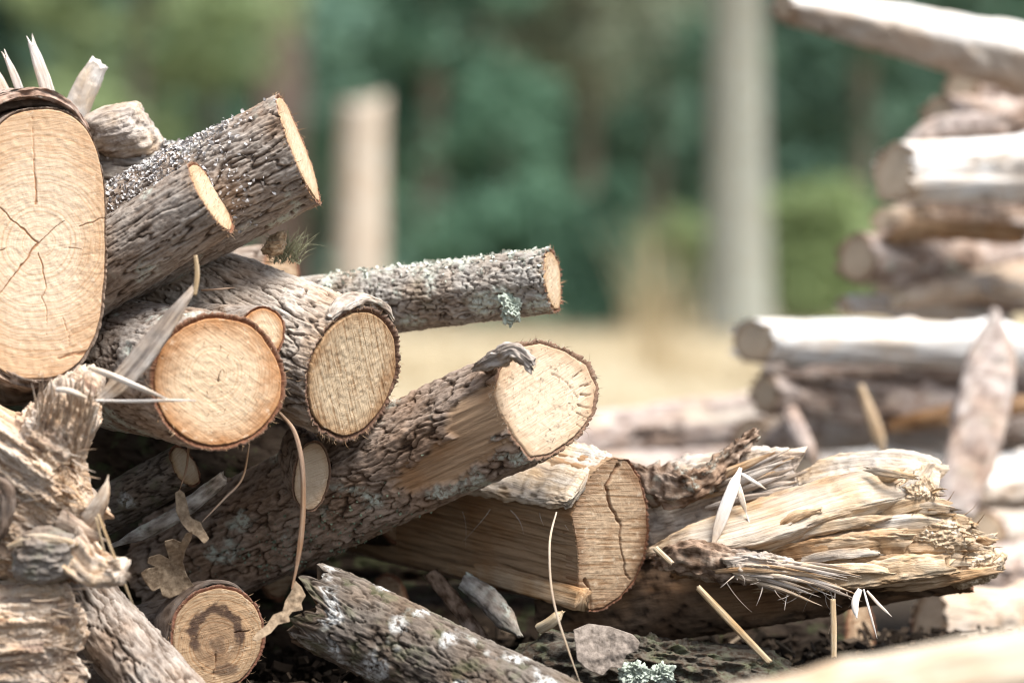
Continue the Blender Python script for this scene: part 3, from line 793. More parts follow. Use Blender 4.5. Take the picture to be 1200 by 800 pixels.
# the two short thick logs at the top
E = log('sawn_log', 'thick dark barked log at the top with its cut end turned away to the right', 'log', (350, 175, 3.36), (.935, -.07, .35), (-.87, .22, -.44), .070, .0705, .34,
        tb=.005, seed=5, bark=GREY, wood=WOOD_E, wob=.03, group=NEAR, step=.0014, amp=.0065, furrow=105, stretch=5, lichen=.25)
Fl = log('sawn_log', 'thinner log with bright cream end in front of the thick dark barked log', 'log', (248, 231, 3.28), (.85, -.16, .49), (-.82, .26, -.51), .0475, .0475, .30,
         tb=.004, seed=6, bark=GREY, wood=WOOD_E, wob=.03, group=NEAR, amp=.005, furrow=110, stretch=8, lichen=.1, step=.0014)
G = log('firewood_log', 'level grey log half hidden behind the thin log, tufted with lichen', 'log', (262, 222, 3.47), (.95, -.3, 0), (-.95, .3, .03), .056, .056, .36, tb=.005, seed=7, bark=LICH, wood=WOOD_E,
        group=NEAR, amp=.006, furrow=70, lichen=.4)
lump('broken_knot', [(104, 142), (128, 132), (158, 127), (174, 142), (186, 163), (178, 180), (140, 182), (106, 176)], 3.47, .035, GRAIN_GREY, G['root'], seed=4, amp=.010, freq=38, layers=.75, fib=(.9, 0, .3), n=60, m=90)
flakes('lichen', G, lambda T, S: np.exp(-((S - .12) / .07) ** 2) * np.clip(np.sin(T + .2 - math.pi / 2 + 2.0), 0, 1), 2200, LICHEN_W, (.0016, .0050), 5)
flakes('lichen', E, lambda T, S: (np.exp(-((S - .16) / .07) ** 2) * np.exp(-((np.mod(T, 6.283) - 2.0) / .8) ** 2) + .25 * np.exp(-((S - .09) / .04) ** 2) * np.exp(-((np.mod(T, 6.283) - 3.3) / .6) ** 2)), 1900, LICHEN_W, (.0016, .0048), 6)

# thin lichened branch pointing right
Hb = log('branch_log', 'slim lichen covered branch jutting right with a ragged bright end', 'log', (648, 328, 3.45), (.955, -.27, .10), (-.93, .35, -.12), .0405, .0400, .55, tb=.004, seed=8, bark=LICH, wood=WOOD_E,
         group=NEAR, amp=.006, furrow=125, stretch=1.8, lichen=.46, jag=.006, step=.0015, wob=.07, taper=.12)
flakes('lichen', Hb, lambda T, S: np.clip(np.sin(T), 0, 1) ** 2 * (S < .3), 420, LICHEN, (.002, .005), 7)
lump('lichen_tuft', [(584, 346), (600, 342), (611, 356), (608, 376), (598, 384), (588, 372)], 3.43, .006, LICHEN_G, Hb['root'], seed=9, amp=.008, freq=140, k=1, n=50, m=70)

YSH = .075
# split log: round outside to the right, split faces to the left
outJ = [(667, 602), (682, 568), (698, 546), (718, 532), (736, 536), (750, 556), (759, 588), (762, 622), (757, 654), (745, 682), (727, 703), (706, 716), (690, 719), (681, 714), (676, 690), (674, 650)]
CJ = P(712, 625, 3.36)
nJ = unit((.58, -.80, -.12)); aJ = unit((-.77, .62, .13))
def peelJ(T, S, x, y):
    a = np.mod(T, 2 * np.pi)
    return sstep(1.25, 1.5, a) * (1 - sstep(4.4, 4.55, a))
J = log('split_log', 'split log with pale torn top and cracked saw cut face under the fuzzy faced log', 'log', (712, 625, 3.36), nJ, aJ, .07, .095, .5, tb=.004, seed=9, bark=bark_mat('split_log_surface', (.05, .033, .025), (.17, .125, .10), (.36, .30, .26), wood=(.33, .225, .14)), wood=WOOD_J, group=NEAR, wob=.0, step=.0018,
        outline=outJ, peel=peelJ, streak=.004, amp=.003, jag=.003, taper=.05,
        cracks=[([(.008, .082), (-.008, .060), (.0, .034), (.018, .012), (.022, -.02), (.033, -.052), (.042, -.06)], .003), ([(-.03, -.055), (-.02, -.07), (-.016, -.1)], .003)], pith=(-.05, .01))
ribbon('split_strip', [(683, 702, 3.345), (620, 684, 3.40), (540, 662, 3.48), (430, 634, 3.60)], [26, 26, 24, 20], [26, 26, 24, 20], GRAIN, J['root'], seed=4, rough=.10, n=70, m=26, sq=5, tip=(1, 1), jag=3, lum=.001)
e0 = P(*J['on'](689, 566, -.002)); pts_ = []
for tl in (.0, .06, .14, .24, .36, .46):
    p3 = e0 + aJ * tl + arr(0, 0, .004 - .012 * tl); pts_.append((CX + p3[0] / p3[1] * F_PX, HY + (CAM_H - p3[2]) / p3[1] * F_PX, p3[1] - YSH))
ribbon('pale_top', pts_, [92, 104, 112, 116, 112, 108], [9, 10, 11, 11, 10, 9], GRAIN_BUFF, J['root'], side=(.077, .056, .07), seed=14, rough=.035, n=170, m=110, sq=6, tip=(.97, 1), jag=7, lum=.0035)  # paler wood along the top than on the brown lower faces
needles('torn_fibres', [(P(545 + i * 14 + rnd.uniform(-6, 6), 598 + rnd.uniform(-2, 4), 3.40 - i * .006), P(550 + i * 14 + rnd.uniform(-8, 12), 612 + rnd.uniform(0, 14), 3.38 - i * .006), .0005) for i in range(0, 9, 2)], GRAIN_WHITE, J['root'], 3, .6)

YSH = 0.
# bottom logs
M_ = log('firewood_log', 'mottled mossy log sloping down to the bottom edge in mid frame', 'log', (700, 868, 3.20), (.85, -.3, -.36), (-.85, .31, .36), .051, .051, .37, tb=.005, seed=10, bark=MOSSY, wood=WOOD_J, group=NEAR,
         amp=.006, furrow=110, stretch=3.4, lichen=.40, step=.0015, endjag=.03)
def stainN(x, y):
    f = .004 * fbm(x * 90, y * 90, 0 * x, 3) + .003 * fbm(x * 30, y * 30, 0 * x + 3, 2)
    r = np.hypot((x + .002) / .95, y - .002) + f
    arc = sstep(.019, .025, r) * (1 - sstep(.033, .038, r)) * sstep(-.022, -.004, y + f * 1.5 + .3 * np.abs(x) - .006)
    core = 1 - sstep(.008, .015, np.hypot(x + .002, y + .010) + f)
    low = (1 - sstep(.006, .011, np.hypot(x * .6 - .006, y + .038) + f * .7))
    inner = .38 * (1 - sstep(.018, .034, r)); ringall = .45 * sstep(.018, .026, r) * (1 - sstep(.030, .040, r))
    return np.maximum(np.maximum(arc * .9, ringall), np.maximum(np.maximum(core * .65, inner), low * .7))
N = log('sawn_log', 'small round log with dark stained rings in its face, at bottom left', 'log', (256, 746, 3.30), (.32, -.945, .05), (-.74, .62, -.25), .0565, .0605, .26, tb=.0035, seed=11, bark=RUST, wood=WOOD_N, wob=.04, group=NEAR,
        amp=.002, furrow=60, stain=stainN, cracks=rays((262, .02, .055, .001), (10, .02, .045, .0008)), pith=(-.002, -.01))
ribbon('bark_ring', [N['on'](x, y, -.002) for x, y in ((199, 762), (200, 728), (218, 699), (246, 682), (276, 684), (299, 703))], [30] * 6, [4, 5, 6, 6, 4, 3], RUST, N['root'], side=(-.74, .62, -.25), seed=6, n=60, m=24, sq=4, tip=(.7, .6), barkcol=True, lum=.001, inset=True)

R = log('branch_log', 'short mossy branch in shade with pale chopped end, right of the torn wood', 'log', (217, 546, 3.39), (.80, -.35, .48), (-.82, .34, -.46), .028, .028, .22, tb=.003, seed=12, bark=MOSSY, wood=WOOD_E, group=NEAR, amp=.004, furrow=110, lichen=.2)
tag(ribbon('stick', [(262, 560, 3.345), (225, 590, 3.35), (180, 618, 3.355), (130, 640, 3.36)], [16, 19, 17, 15], [14, 16, 15, 13], LICH, seed=21, rough=.2, n=70, m=22, jag=5, barkcol=.5, lum=.0012), 'grey lichened stick under the short mossy branch', 'stick')

for i_, (lg, ct, ff) in enumerate(((B, 260, 60), (cC, 260, 60), (D, 260, 220), (E, 120, 0), (Fl, 120, 20), (Hb, 120, 20), (N, 100, 40))):
    rim_fuzz(lg, ct, GRAIN_PALE if i_ == 2 else GRAIN, 70 + i_, on_face=ff)
flakes('moss', D, lambda T, S: np.exp(-((np.mod(T, 6.283) - 4.0) / .5) ** 2) * np.exp(-((S - .30) / .10) ** 2), 420, blob_mat('dim_moss', (.07, .09, .05), (.22, .26, .19), sc=300), (.0012, .0034), 21)
# shaded logs deep in the pile
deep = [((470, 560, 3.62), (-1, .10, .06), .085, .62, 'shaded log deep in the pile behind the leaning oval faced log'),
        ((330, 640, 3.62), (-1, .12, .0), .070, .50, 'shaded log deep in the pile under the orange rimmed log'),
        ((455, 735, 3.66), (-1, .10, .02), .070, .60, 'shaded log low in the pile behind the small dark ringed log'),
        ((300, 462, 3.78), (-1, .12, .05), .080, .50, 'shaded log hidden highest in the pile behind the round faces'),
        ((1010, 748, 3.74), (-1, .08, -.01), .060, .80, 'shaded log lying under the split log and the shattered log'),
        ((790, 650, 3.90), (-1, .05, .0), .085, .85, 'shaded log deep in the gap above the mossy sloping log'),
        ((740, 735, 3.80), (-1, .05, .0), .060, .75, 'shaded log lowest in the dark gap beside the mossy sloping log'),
        ((745, 600, 3.72), (-1, .08, .06), .055, .46, 'unseen log added to shade the gap behind the fuzzy faced log and split log'),  # hidden log added to keep sun out of the gap below
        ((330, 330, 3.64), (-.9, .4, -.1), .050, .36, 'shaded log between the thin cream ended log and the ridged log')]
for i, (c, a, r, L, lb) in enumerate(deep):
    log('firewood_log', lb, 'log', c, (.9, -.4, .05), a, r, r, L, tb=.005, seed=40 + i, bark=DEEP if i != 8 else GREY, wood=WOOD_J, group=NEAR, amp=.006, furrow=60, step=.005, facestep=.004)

# torn stumps of wood at the left edge
O = empty('torn_log', P(40, 600, 3.2), 'torn reddish wood chunk with shredded fibres at the left edge', 'log', NEAR)
lump('torn_wood', [(-60, 520), (-20, 470), (20, 492), (44, 470), (62, 448), (104, 436), (116, 456), (112, 500), (90, 540), (100, 570), (122, 596), (116, 612), (96, 640), (118, 655), (112, 672), (60, 684), (0, 676), (-60, 668)],
     3.20, .062, TORN, O, seed=3, amp=.020, freq=44, fib=(.75, -.1, -.55), k=6, n=240, m=340, layers=.45)
lump('branch_knot', [(18, 648), (30, 626), (58, 622), (86, 630), (92, 652), (82, 672), (50, 684), (22, 676)], 3.135, .02, MOSSY, O, seed=6, amp=.010, freq=50, k=3, n=80, m=120, col=.1, layers=.4)
ribbon('broken_stub', [(84, 640, 3.14), (104, 662, 3.13), (126, 669, 3.125), (141, 668, 3.12)], [56, 44, 36, 32], [40, 34, 30, 26], TORN, O, seed=7, rough=.25, n=70, m=50, jag=14, tip=(1, .95), lum=.004, sq=4)
ribbon('splinter', [(8, 640, 3.125), (40, 632, 3.12), (75, 634, 3.118), (104, 642, 3.12)], [10, 12, 9, 4], [6, 6, 5, 3], GRAIN_PALE, O, seed=9, n=50, m=20, tip=(.3, .2), rough=.25, lum=.001)
ribbon('splinter', [(96, 618, 3.16), (110, 600, 3.15), (121, 580, 3.145), (127, 556, 3.145)], [30, 24, 14, 5], [10, 9, 6, 3], TORN, O, seed=10, n=50, m=20, tip=(1, .2), rough=.25, lum=.001)
ribbon('splinter', [(70, 606, 3.14), (100, 624, 3.13), (126, 634, 3.125)], [22, 16, 4], [9, 7, 3], TORN, O, seed=13, n=50, m=20, tip=(1, .2), rough=.25, lum=.001)
ribbon('splinter', [(-15, 560, 3.14), (8, 575, 3.13), (2, 620, 3.13), (-20, 640, 3.13)], [10, 16, 14, 8], [8, 9, 8, 6], RUST, O, seed=16, n=60, m=30, rough=.35, barkcol=True, jag=8, lum=.002)
fr = []
for i in range(170):
    x0 = rnd.uniform(48, 112); y0 = rnd.uniform(452, 520); ln = rnd.uniform(8, 30); dx = rnd.uniform(-.45, .25)
    fr.append((P(x0 - 6, y0 + 12, 3.150), P(x0 + dx * ln, y0 - ln * rnd.uniform(.4, .9), 3.138 + rnd.uniform(-.012, .01)), rnd.uniform(.0006, .0016)))
for i in range(90):
    x0 = rnd.uniform(-10, 95); y0 = rnd.uniform(520, 670); ln = rnd.uniform(12, 34)
    fr.append((P(x0, y0, 3.145), P(x0 + ln, y0 + ln * rnd.uniform(-.2, .7), 3.128 + rnd.uniform(-.008, .01)), rnd.uniform(.0006, .0018)))
needles('shredded_fibres', fr, TORN, O, 5, .12)
Q_ = empty('torn_log', P(60, 740, 3.2), 'torn pale wood with grey bark side in the bottom left corner', 'log', NEAR)
lump('torn_wood', [(-60, 690), (-10, 682), (40, 676), (78, 682), (88, 712), (96, 745), (84, 768), (100, 790), (92, 840), (20, 860), (-60, 850)], 3.17, .05, TORN, Q_, seed=12, amp=.016, freq=40, fib=(.95, -.1, .12), k=7, n=200, m=300, layers=.5)
log('bark', '', '', (248, 872, 3.17), (.7, -.4, -.6), P(70, 672, 3.30) - P(248, 872, 3.17), .040, .040, .30, tb=.004, seed=71, bark=GREY, wood=WOOD_J, parent=Q_, amp=.007, furrow=85, stretch=3.5, face_name='inner_wood')
fr = []
for i in range(60):
    x0 = rnd.uniform(-10, 92); y0 = rnd.uniform(690, 800); ln = rnd.uniform(10, 34)
    fr.append((P(x0, y0, 3.125), P(x0 + ln, y0 + ln * rnd.uniform(-.3, .3), 3.112 + rnd.uniform(-.006, .006)), rnd.uniform(.0006, .0016)))
needles('shredded_fibres', fr, TORN, Q_, 6, .12)

# shattered log on the right
YSH = .035
K = empty('broken_log', P(940, 690, 3.42), 'shattered log with splintered honey coloured end at lower right', 'log', NEAR)
barkK = log('bark', '', '', (1135, 660, 3.46), (.95, -.3, .1), (-.985, .12, -.115), .036, .036, .52, tb=.004, seed=13, bark=bark_mat('dark_stripped_bark', (.02, .013, .009), (.06, .04, .027), (.16, .11, .075), wood=(.20, .125, .075)), wood=WOOD_J, parent=K, peel=lambda T, S, x, y: sstep(.1, .35, fbm(x * 30, y * 30, S * 9 + 4, 3) + .1), amp=.008, furrow=55, taper=.95, jag=.008, face_name='inner_wood', step=.003)
ribbon('torn_slab', [(762, 648, 3.43), (805, 640, 3.40), (880, 622, 3.39), (960, 594, 3.40), (1020, 578, 3.41), (1066, 572, 3.42)], [14, 36, 58, 58, 52, 44], [26, 34, 36, 34, 30, 26], GRAIN_PALE, K, seed=3, rough=.10, n=130, m=60, sq=6, tip=(.6, .95), jag=12, side=(0, .8, 1), lum=.0014)
ribbon('torn_slab', [(930, 566, 3.46), (985, 560, 3.455), (1030, 556, 3.45), (1072, 560, 3.45), (1100, 566, 3.45)], [30, 48, 54, 58, 44], [26, 34, 36, 36, 34], GRAIN_BUFF, K, seed=5, rough=.14, n=120, m=60, sq=5, tip=(.6, .95), jag=22, side=(0, .5, 1), lum=.002)
ribbon('torn_slab', [(790, 668, 3.425), (880, 650, 3.43), (970, 636, 3.435), (1050, 632, 3.44), (1120, 628, 3.44)], [40, 64, 74, 70, 56], [20, 24, 26, 26, 26], RAW, K, seed=8, rough=.12, n=90, m=40, sq=3, tip=(.5, .8), jag=14, lum=.0015)
sp = random.Random(12)
SL = [((866, 652), (905, 626), (930, 606), (960, 598), 11, 3.372), ((872, 646), (940, 624), (1000, 612), (1042, 606), 13, 3.376), ((880, 660), (950, 636), (1010, 622), (1060, 624), 12, 3.385), ((900, 650), (960, 641), (1010, 637), (1050, 632), 16, 3.372),
      ((910, 664), (960, 652), (1000, 648), (1032, 648), 12, 3.366), ((930, 672), (990, 662), (1040, 655), (1092, 656), 14, 3.374), ((950, 682), (1010, 674), (1060, 668), (1104, 664), 13, 3.37), ((900, 676), (960, 668), (1010, 666), (1060, 672), 11, 3.362),
      ((960, 690), (1020, 682), (1080, 676), (1130, 676), 13, 3.375), ((990, 628), (1030, 618), (1070, 612), (1110, 612), 18, 3.385), ((1000, 646), (1050, 640), (1090, 640), (1130, 642), 18, 3.385), ((1010, 664), (1060, 658), (1110, 656), (1150, 660), 16, 3.385),
      ((1020, 606), (1050, 596), (1080, 590), (1112, 592), 16, 3.395), ((1040, 690), (1080, 684), (1120, 676), (1166, 668), 14, 3.38), ((1020, 590), (1050, 580), (1074, 566), (1090, 546), 16, 3.405)]
for i, (q0, q1, q2, q3, w0, Yb) in enumerate(SL):
    pts = [(*q0, Yb + .025), (*q1, Yb + .006), (*q2, Yb), (*q3, Yb + .002)]
    ribbon('splinter', pts, [w0 * .5, w0, w0 * 1.05, w0 * .7], [w0 * .7, w0, w0 * .9, w0 * .6], (GRAIN, GRAIN_PALE, GRAIN_TAN, GRAIN, GRAIN_BUFF)[i % 5], K, seed=100 + i,
           rough=.16, n=80, m=26, sq=4.5, tip=(.5, sp.uniform(.55, .95)), jag=sp.uniform(8, 16), lum=.0012, twist=sp.uniform(-.5, .5))
for i in range(9):
    f = (i + sp.random()) / 9
    x0 = sp.uniform(880, 1010); y0 = 622 + 58 * f + sp.uniform(-5, 5) + (960 - x0) * .05
    x1 = x0 + sp.uniform(60, 150); y1 = y0 - sp.uniform(-3, 14)
    Yb = sp.uniform(3.37, 3.395); w0 = sp.uniform(3, 8)
    ribbon('splinter', [(x0, y0, Yb + .02), (x0 * .5 + x1 * .5, y0 * .5 + y1 * .5 + sp.uniform(-4, 4), Yb), (x1, y1, Yb)], [w0 * .7, w0, w0 * .5], [w0 * .6, w0 * .6, w0 * .4], sp.choice([RAW, GRAIN, GRAIN_TAN, GRAIN_GREY]), K, seed=150 + i,
           rough=.2, n=50, m=16, sq=4, tip=(.5, sp.uniform(.3, .8)), jag=sp.uniform(4, 10), lum=.0006, twist=sp.uniform(-.6, .6))
for i, (o_, yy, dp) in enumerate([([(1050, 566), (1082, 548), (1092, 560), (1098, 584), (1106, 606), (1090, 620), (1066, 610), (1052, 588)], 3.418, .03),
                                 ([(1030, 626), (1072, 606), (1112, 602), (1138, 614), (1142, 632), (1120, 648), (1080, 652), (1040, 648)], 3.406, .03),
                                 ([(1092, 656), (1130, 644), (1160, 638), (1180, 650), (1176, 666), (1158, 680), (1122, 688), (1098, 678)], 3.412, .03)]):
    lump('crumbled_end', o_, yy, dp, PEACH, K, seed=20 + i, amp=.0085, freq=62, fib=(1, -.1, .2), k=2.6, n=130, m=200, layers=.55, fineamp=.25)
for i in range(22):
    f = sp.random()
    x1 = 1082 + 98 * f + sp.uniform(-34, 12); y1 = 556 + 108 * f + sp.uniform(-16, 16)
    ln = sp.uniform(22, 62); sl = sp.uniform(-.25, .35) - .1
    x0, y0 = x1 - ln, y1 + ln * sl
    Yb = 3.385 + sp.uniform(0, .03); w0 = sp.uniform(5, 15)
    ribbon('splinter', [(x0, y0, Yb + .012), ((x0 + x1) / 2, (y0 + y1) / 2 + sp.uniform(-3, 3), Yb), (x1, y1, Yb - .004)], [w0, w0, w0 * sp.uniform(.5, 1)], [w0 * .6, w0 * .6, w0 * .45],
           sp.choice([GRAIN_TAN, GRAIN_TAN, GRAIN_PALE, GRAIN]), K, seed=400 + i, n=30, m=14, sq=4, tip=(.6, sp.uniform(.5, 1)), rough=.25, jag=sp.uniform(8, 18), lum=.001)
fr = []
for i in range(45):
    f = sp.random()
    x0 = 1070 + 100 * f + sp.uniform(-34, 14); y0 = 562 + 104 * f + sp.uniform(-20, 18); ln = sp.uniform(4, 15)
    yd = 3.372 + sp.uniform(-.006, .03)
    fr.append((P(x0 - 6, y0 + 2, yd + .02), P(x0 + ln, y0 - ln * sp.uniform(-.5, .7), yd - sp.uniform(0, .015)), sp.uniform(.0007, .0018)))
needles('torn_fibres', fr, GRAIN_TAN, K, 8, .2)
# ragged lip of bark and fibres hanging from it
ribbon('bark_lip', [(770, 656, 3.40), (800, 653, 3.37), (850, 660, 3.36), (910, 668, 3.36), (960, 676, 3.36)], [26, 40, 42, 32, 14], [26, 30, 28, 22, 12], BROWN, K, seed=33, rough=.25, n=130, m=50, sq=2.6, tip=(.6, .4), jag=14, lum=.006, barkcol=.2)
lump('grey_knot', [(846, 654), (880, 648), (920, 653), (950, 664), (940, 682), (900, 684), (866, 676)], 3.345, .012, GRAIN_GREY, K, seed=25, amp=.010, freq=80, k=4, n=90, m=150, layers=.3)
for i in range(34):
    f = i / 33
    x0 = sp.uniform(835, 930); y0 = 658 + 22 * f + sp.uniform(-3, 3); ln = sp.uniform(50, 135) * (1 - .35 * f)
    x1 = min(1008, x0 + ln); y1 = y0 + (x1 - x0) * sp.uniform(.02, .28) * (.5 + f)
    Yb = 3.335 + sp.uniform(-.006, .016); w0 = sp.uniform(2.5, 7)
    ribbon('splinter', [(x0, y0, Yb + .012), (x0 * .6 + x1 * .4, y0 * .6 + y1 * .4 - 3, Yb), (x1, y1, Yb - .006)], [w0, w0, w0 * .4], [w0 * .6, w0 * .6, w0 * .3],
           sp.choice([GRAIN_GREY, GRAIN_GREY, GRAIN_PALE, GRAIN]), K, seed=500 + i, n=36, m=12, tip=(.8, .35), rough=.22, jag=5, sq=3)
fr = []
for i in range(26):
    x0 = sp.uniform(850, 1010); y0 = 676 + (x0 - 850) * .1 + sp.uniform(-6, 6); ln = sp.uniform(15, 50)
    fr.append((P(x0, y0, 3.34), P(x0 + ln * sp.uniform(-.7, .9), y0 + ln * sp.uniform(.3, .9), 3.328), sp.uniform(.0005, .0012)))
needles('hanging_fibres', fr, GRAIN_GREY, K, 9, .5, nseg=9)
for pts, w in (([(1008, 690, 3.325), (1002, 706, 3.318), (1004, 724, 3.315)], 9), ([(1016, 692, 3.325), (1030, 708, 3.318), (1045, 722, 3.315)], 4), ([(1012, 690, 3.325), (1018, 712, 3.32), (1028, 748, 3.32)], 3)):
    ribbon('splinter', pts, [w * .8, w, w * .6], [2, 2, 1.5], GRAIN_WHITE, K, seed=w, n=24, m=10, tip=(.8, .3))

ribbon('torn_slab', [(850, 668, 3.40), (920, 652, 3.385), (1000, 640, 3.378), (1062, 636, 3.378)], [16, 30, 36, 32], [14, 20, 22, 20], GRAIN, K, seed=61, rough=.12, n=110, m=60, sq=6, tip=(.4, .95), jag=20, lum=.002, twist=.3)
ribbon('torn_slab', [(900, 690, 3.385), (970, 680, 3.375), (1050, 668, 3.37), (1110, 662, 3.372)], [14, 24, 30, 26], [12, 18, 20, 18], GRAIN_TAN, K, seed=62, rough=.12, n=110, m=60, sq=6, tip=(.4, .95), jag=20, lum=.002, twist=-.3)
# smaller shattered piece behind it
Lp = empty('broken_log', P(840, 570, 3.47), 'smaller broken grey log with splintered tip, behind the shattered honey coloured log', 'log', NEAR)
ribbon('split_wood', [(720, 606, 3.50), (780, 594, 3.48), (850, 572, 3.46), (905, 556, 3.45), (930, 552, 3.45)], [96, 100, 82, 64, 54], [50, 54, 50, 40, 30], GRAIN_GREY, Lp, seed=2, rough=.14, n=140, m=80, sq=4, tip=(1, .9), jag=26, lum=.004)
ribbon('bark', [(735, 556, 3.47), (790, 572, 3.425), (828, 560, 3.42), (862, 530, 3.43), (884, 508, 3.44)], [34, 38, 26, 17, 9], [14, 14, 11, 8, 6], BROWN, Lp, seed=4, rough=.35, n=130, m=50, sq=3, tip=(.7, .8), jag=12, barkcol=.6, lum=.007)
for i in range(24):
    f = i / 23
    x1 = sp.uniform(905, 948); y1 = 528 + 62 * f + sp.uniform(-4, 4); x0 = x1 - sp.uniform(50, 110); y0 = 560 + 34 * f + (900 - x0) * .12
    w0 = sp.uniform(4, 11); Yb = 3.42 + sp.uniform(-.01, .03)
    ribbon('splinter', [(x0, y0, Yb + .02), (x0 * .5 + x1 * .5, (y0 + y1) / 2 + sp.uniform(-3, 3), Yb), (x1, y1, Yb)], [w0, w0, w0 * .5], [w0 * .7, w0 * .7, w0 * .3], sp.choice([GRAIN_GREY, GRAIN_GREY, GRAIN, GRAIN_TAN]), Lp, seed=200 + i, n=36, m=12, tip=(.6, .5), rough=.2, jag=5)
for pts, w in (([(868, 548, 3.39), (858, 574, 3.375), (846, 606, 3.37), (833, 645, 3.368)], (8, 14, 15, 6)), ([(862, 560, 3.388), (868, 580, 3.38), (875, 602, 3.378)], (7, 8, 4)), ([(866, 553, 3.388), (880, 562, 3.38), (898, 573, 3.38)], (4, 5, 3)), ([(874, 600, 3.378), (880, 620, 3.376), (883, 640, 3.376)], (2, 2, 1.6))):
    ribbon('splinter', pts, w, 2.2, GRAIN_WHITE, Lp, seed=int(w[0] * 3), n=30, m=12, tip=(.5, .4), rough=.12, label=None) if False else ribbon('splinter', pts, w, 2.2, GRAIN_WHITE, Lp, seed=int(w[0] * 3), n=30, m=12, tip=(.5, .4), rough=.12)

YSH = 0.
# pale broken bits above the big log
W = empty('broken_branch', P(20, 110, 3.40), 'bleached splintered branch whose thin points rise above the largest sawn log', 'branch')
for pts, w, t in (([(62, 130, 3.46), (50, 88, 3.45), (37, 50, 3.44)], [16, 14, 10], 4), ([(32, 130, 3.46), (18, 92, 3.45), (6, 65, 3.44)], [10, 9, 6], 3), ([(14, 130, 3.46), (5, 105, 3.45), (-6, 80, 3.44)], [13, 11, 6], 4), ([(10, 140, 3.47), (-4, 118, 3.47), (-14, 96, 3.46)], [20, 16, 8], 9)):
    ribbon('splinter', pts, w, t, GRAIN_WHITE, W, seed=int(w[0]), n=50, m=22, tip=(1, .8), rough=.22, jag=16, sq=6, twist=.5)
ribbon('limb', [(80, 150, 3.47), (20, 136, 3.47), (-60, 140, 3.47)], [26, 30, 30], [26, 30, 30], GRAIN_GREY, W, seed=3, n=40, m=20)
tag(ribbon('branch_stub', [(78, 160, 3.52), (90, 128, 3.515), (104, 96, 3.51), (116, 74, 3.505)], [34, 31, 27, 25], [30, 28, 26, 22], GRAIN_WHITE, seed=17, rough=.09, n=60, m=30, tip=(1, .85), jag=4, lum=.001), 'white bleached branch stub behind the top of the largest sawn log', 'branch')

# loose strips, straws, twigs, leaves
LOOSE = 'loose straws and twigs on the near pile'
tag(ribbon('wood_strip', [(116, 470, 3.165), (150, 438, 3.165), (182, 398, 3.165), (216, 352, 3.17), (231, 330, 3.18)], [18, 26, 24, 14, 8], [5, 6, 6, 5, 3], GRAIN_GREY, seed=5, rough=.14, n=80, m=24, sq=3.5, tip=(.7, .6), jag=10, lum=.0008), 'grey weathered wood strip leaning across the orange rimmed log', 'wood strip')
tag(ribbon('straw', [(228, 345, 3.175), (231, 322, 3.175), (229, 300, 3.175)], [5, 6, 5], 4, STRAWM, seed=2, n=24, m=10, tip=(1, .92), jag=2, rough=.08), 'short pale straw upright at the top of the grey wood strip', 'straw', LOOSE)
tag(ribbon('straw', [(104, 430, 3.15), (130, 440, 3.145), (165, 455, 3.14), (202, 470, 3.14)], [7, 8, 7, 3], [3, 4, 3, 1.5], GRAIN_WHITE, seed=4, n=60, m=16, tip=(.8, .5), rough=.25, jag=6, twist=.8), 'thick white straw tapering to a point across the orange rimmed face', 'straw', LOOSE)
tag(ribbon('straw', [(112, 469, 3.15), (150, 470, 3.145), (195, 469, 3.14), (230, 469, 3.14)], [4, 4, 3.5, 2], [3, 3, 3, 2], GRAIN_WHITE, seed=6, n=50, m=10, tip=(.8, .5)), 'thin level pale straw just below the thick white straw', 'straw', LOOSE)
tag(ribbon('straw', [(66, 456, 3.125), (82, 458, 3.12), (102, 466, 3.12)], [6, 7, 4], [4, 4, 3], GRAIN_WHITE, seed=7, n=30, m=10, tip=(.8, .5)), 'short white chip on the shredded top of the torn reddish wood', 'chip', LOOSE)
tag(ribbon('straw', [(115, 602, 3.12), (133, 650, 3.12), (158, 714, 3.13)], [3.2, 3.6, 3], 3, STRAWM, seed=8, n=40, m=8), 'long tan pine needle hanging beside the broken stub at left', 'pine needle', LOOSE)
tag(ribbon('straw', [(112, 606, 3.125), (118, 630, 3.125), (124, 652, 3.125)], [3, 3, 2.5], 2.5, STRAWM, seed=9, n=30, m=8), 'short tan pine needle behind the long one at left', 'pine needle', LOOSE)
vine = tag(ribbon('twig', [(328, 484, 3.29), (345, 506, 3.27), (354, 545, 3.26), (355, 600, 3.258), (350, 650, 3.255), (342, 690, 3.25)], [4, 5, 6, 6.5, 7, 9], [4, 5, 6, 6, 6, 8], TWIGM, seed=11, n=90, m=12, rough=.15), 'long curved brown twig hanging in front of the branch cut', 'twig', LOOSE)
tag(ribbon('straw', [(652, 600, 3.31), (644, 640, 3.28), (650, 710, 3.25), (682, 806, 3.22)], [2, 2.6, 2.8, 2.4], [2, 2.4, 2.4, 2], GRAIN_PALE, seed=13, n=70, m=8), 'long thin pale straw hanging in front of the split log', 'straw', LOOSE)
tag(ribbon('straw', [(818, 688, 3.31), (855, 727, 3.29), (902, 776, 3.26)], [7, 8.5, 8], [6, 7, 7], STRAWM, seed=14, n=40, m=12, tip=(1, .92), jag=2, rough=.08), 'thick tan straw slanting down right under the shattered log', 'straw', LOOSE)
tag(ribbon('straw', [(768, 642, 3.36), (788, 660, 3.345)], [7, 6], [5, 5], STRAWM, seed=24, n=20, m=10, tip=(1, .92), jag=2, rough=.08), 'short straw stub beside the split log face', 'straw', LOOSE)
tag(ribbon('straw', [(976, 702, 3.32), (977, 735, 3.315), (977, 770, 3.31)], [6.5, 7, 7], [5, 6, 6], STRAWM, seed=15, n=30, m=10, tip=(1, .92), jag=2, rough=.08), 'upright tan straw under the hanging fibres of the shattered log', 'straw', LOOSE)
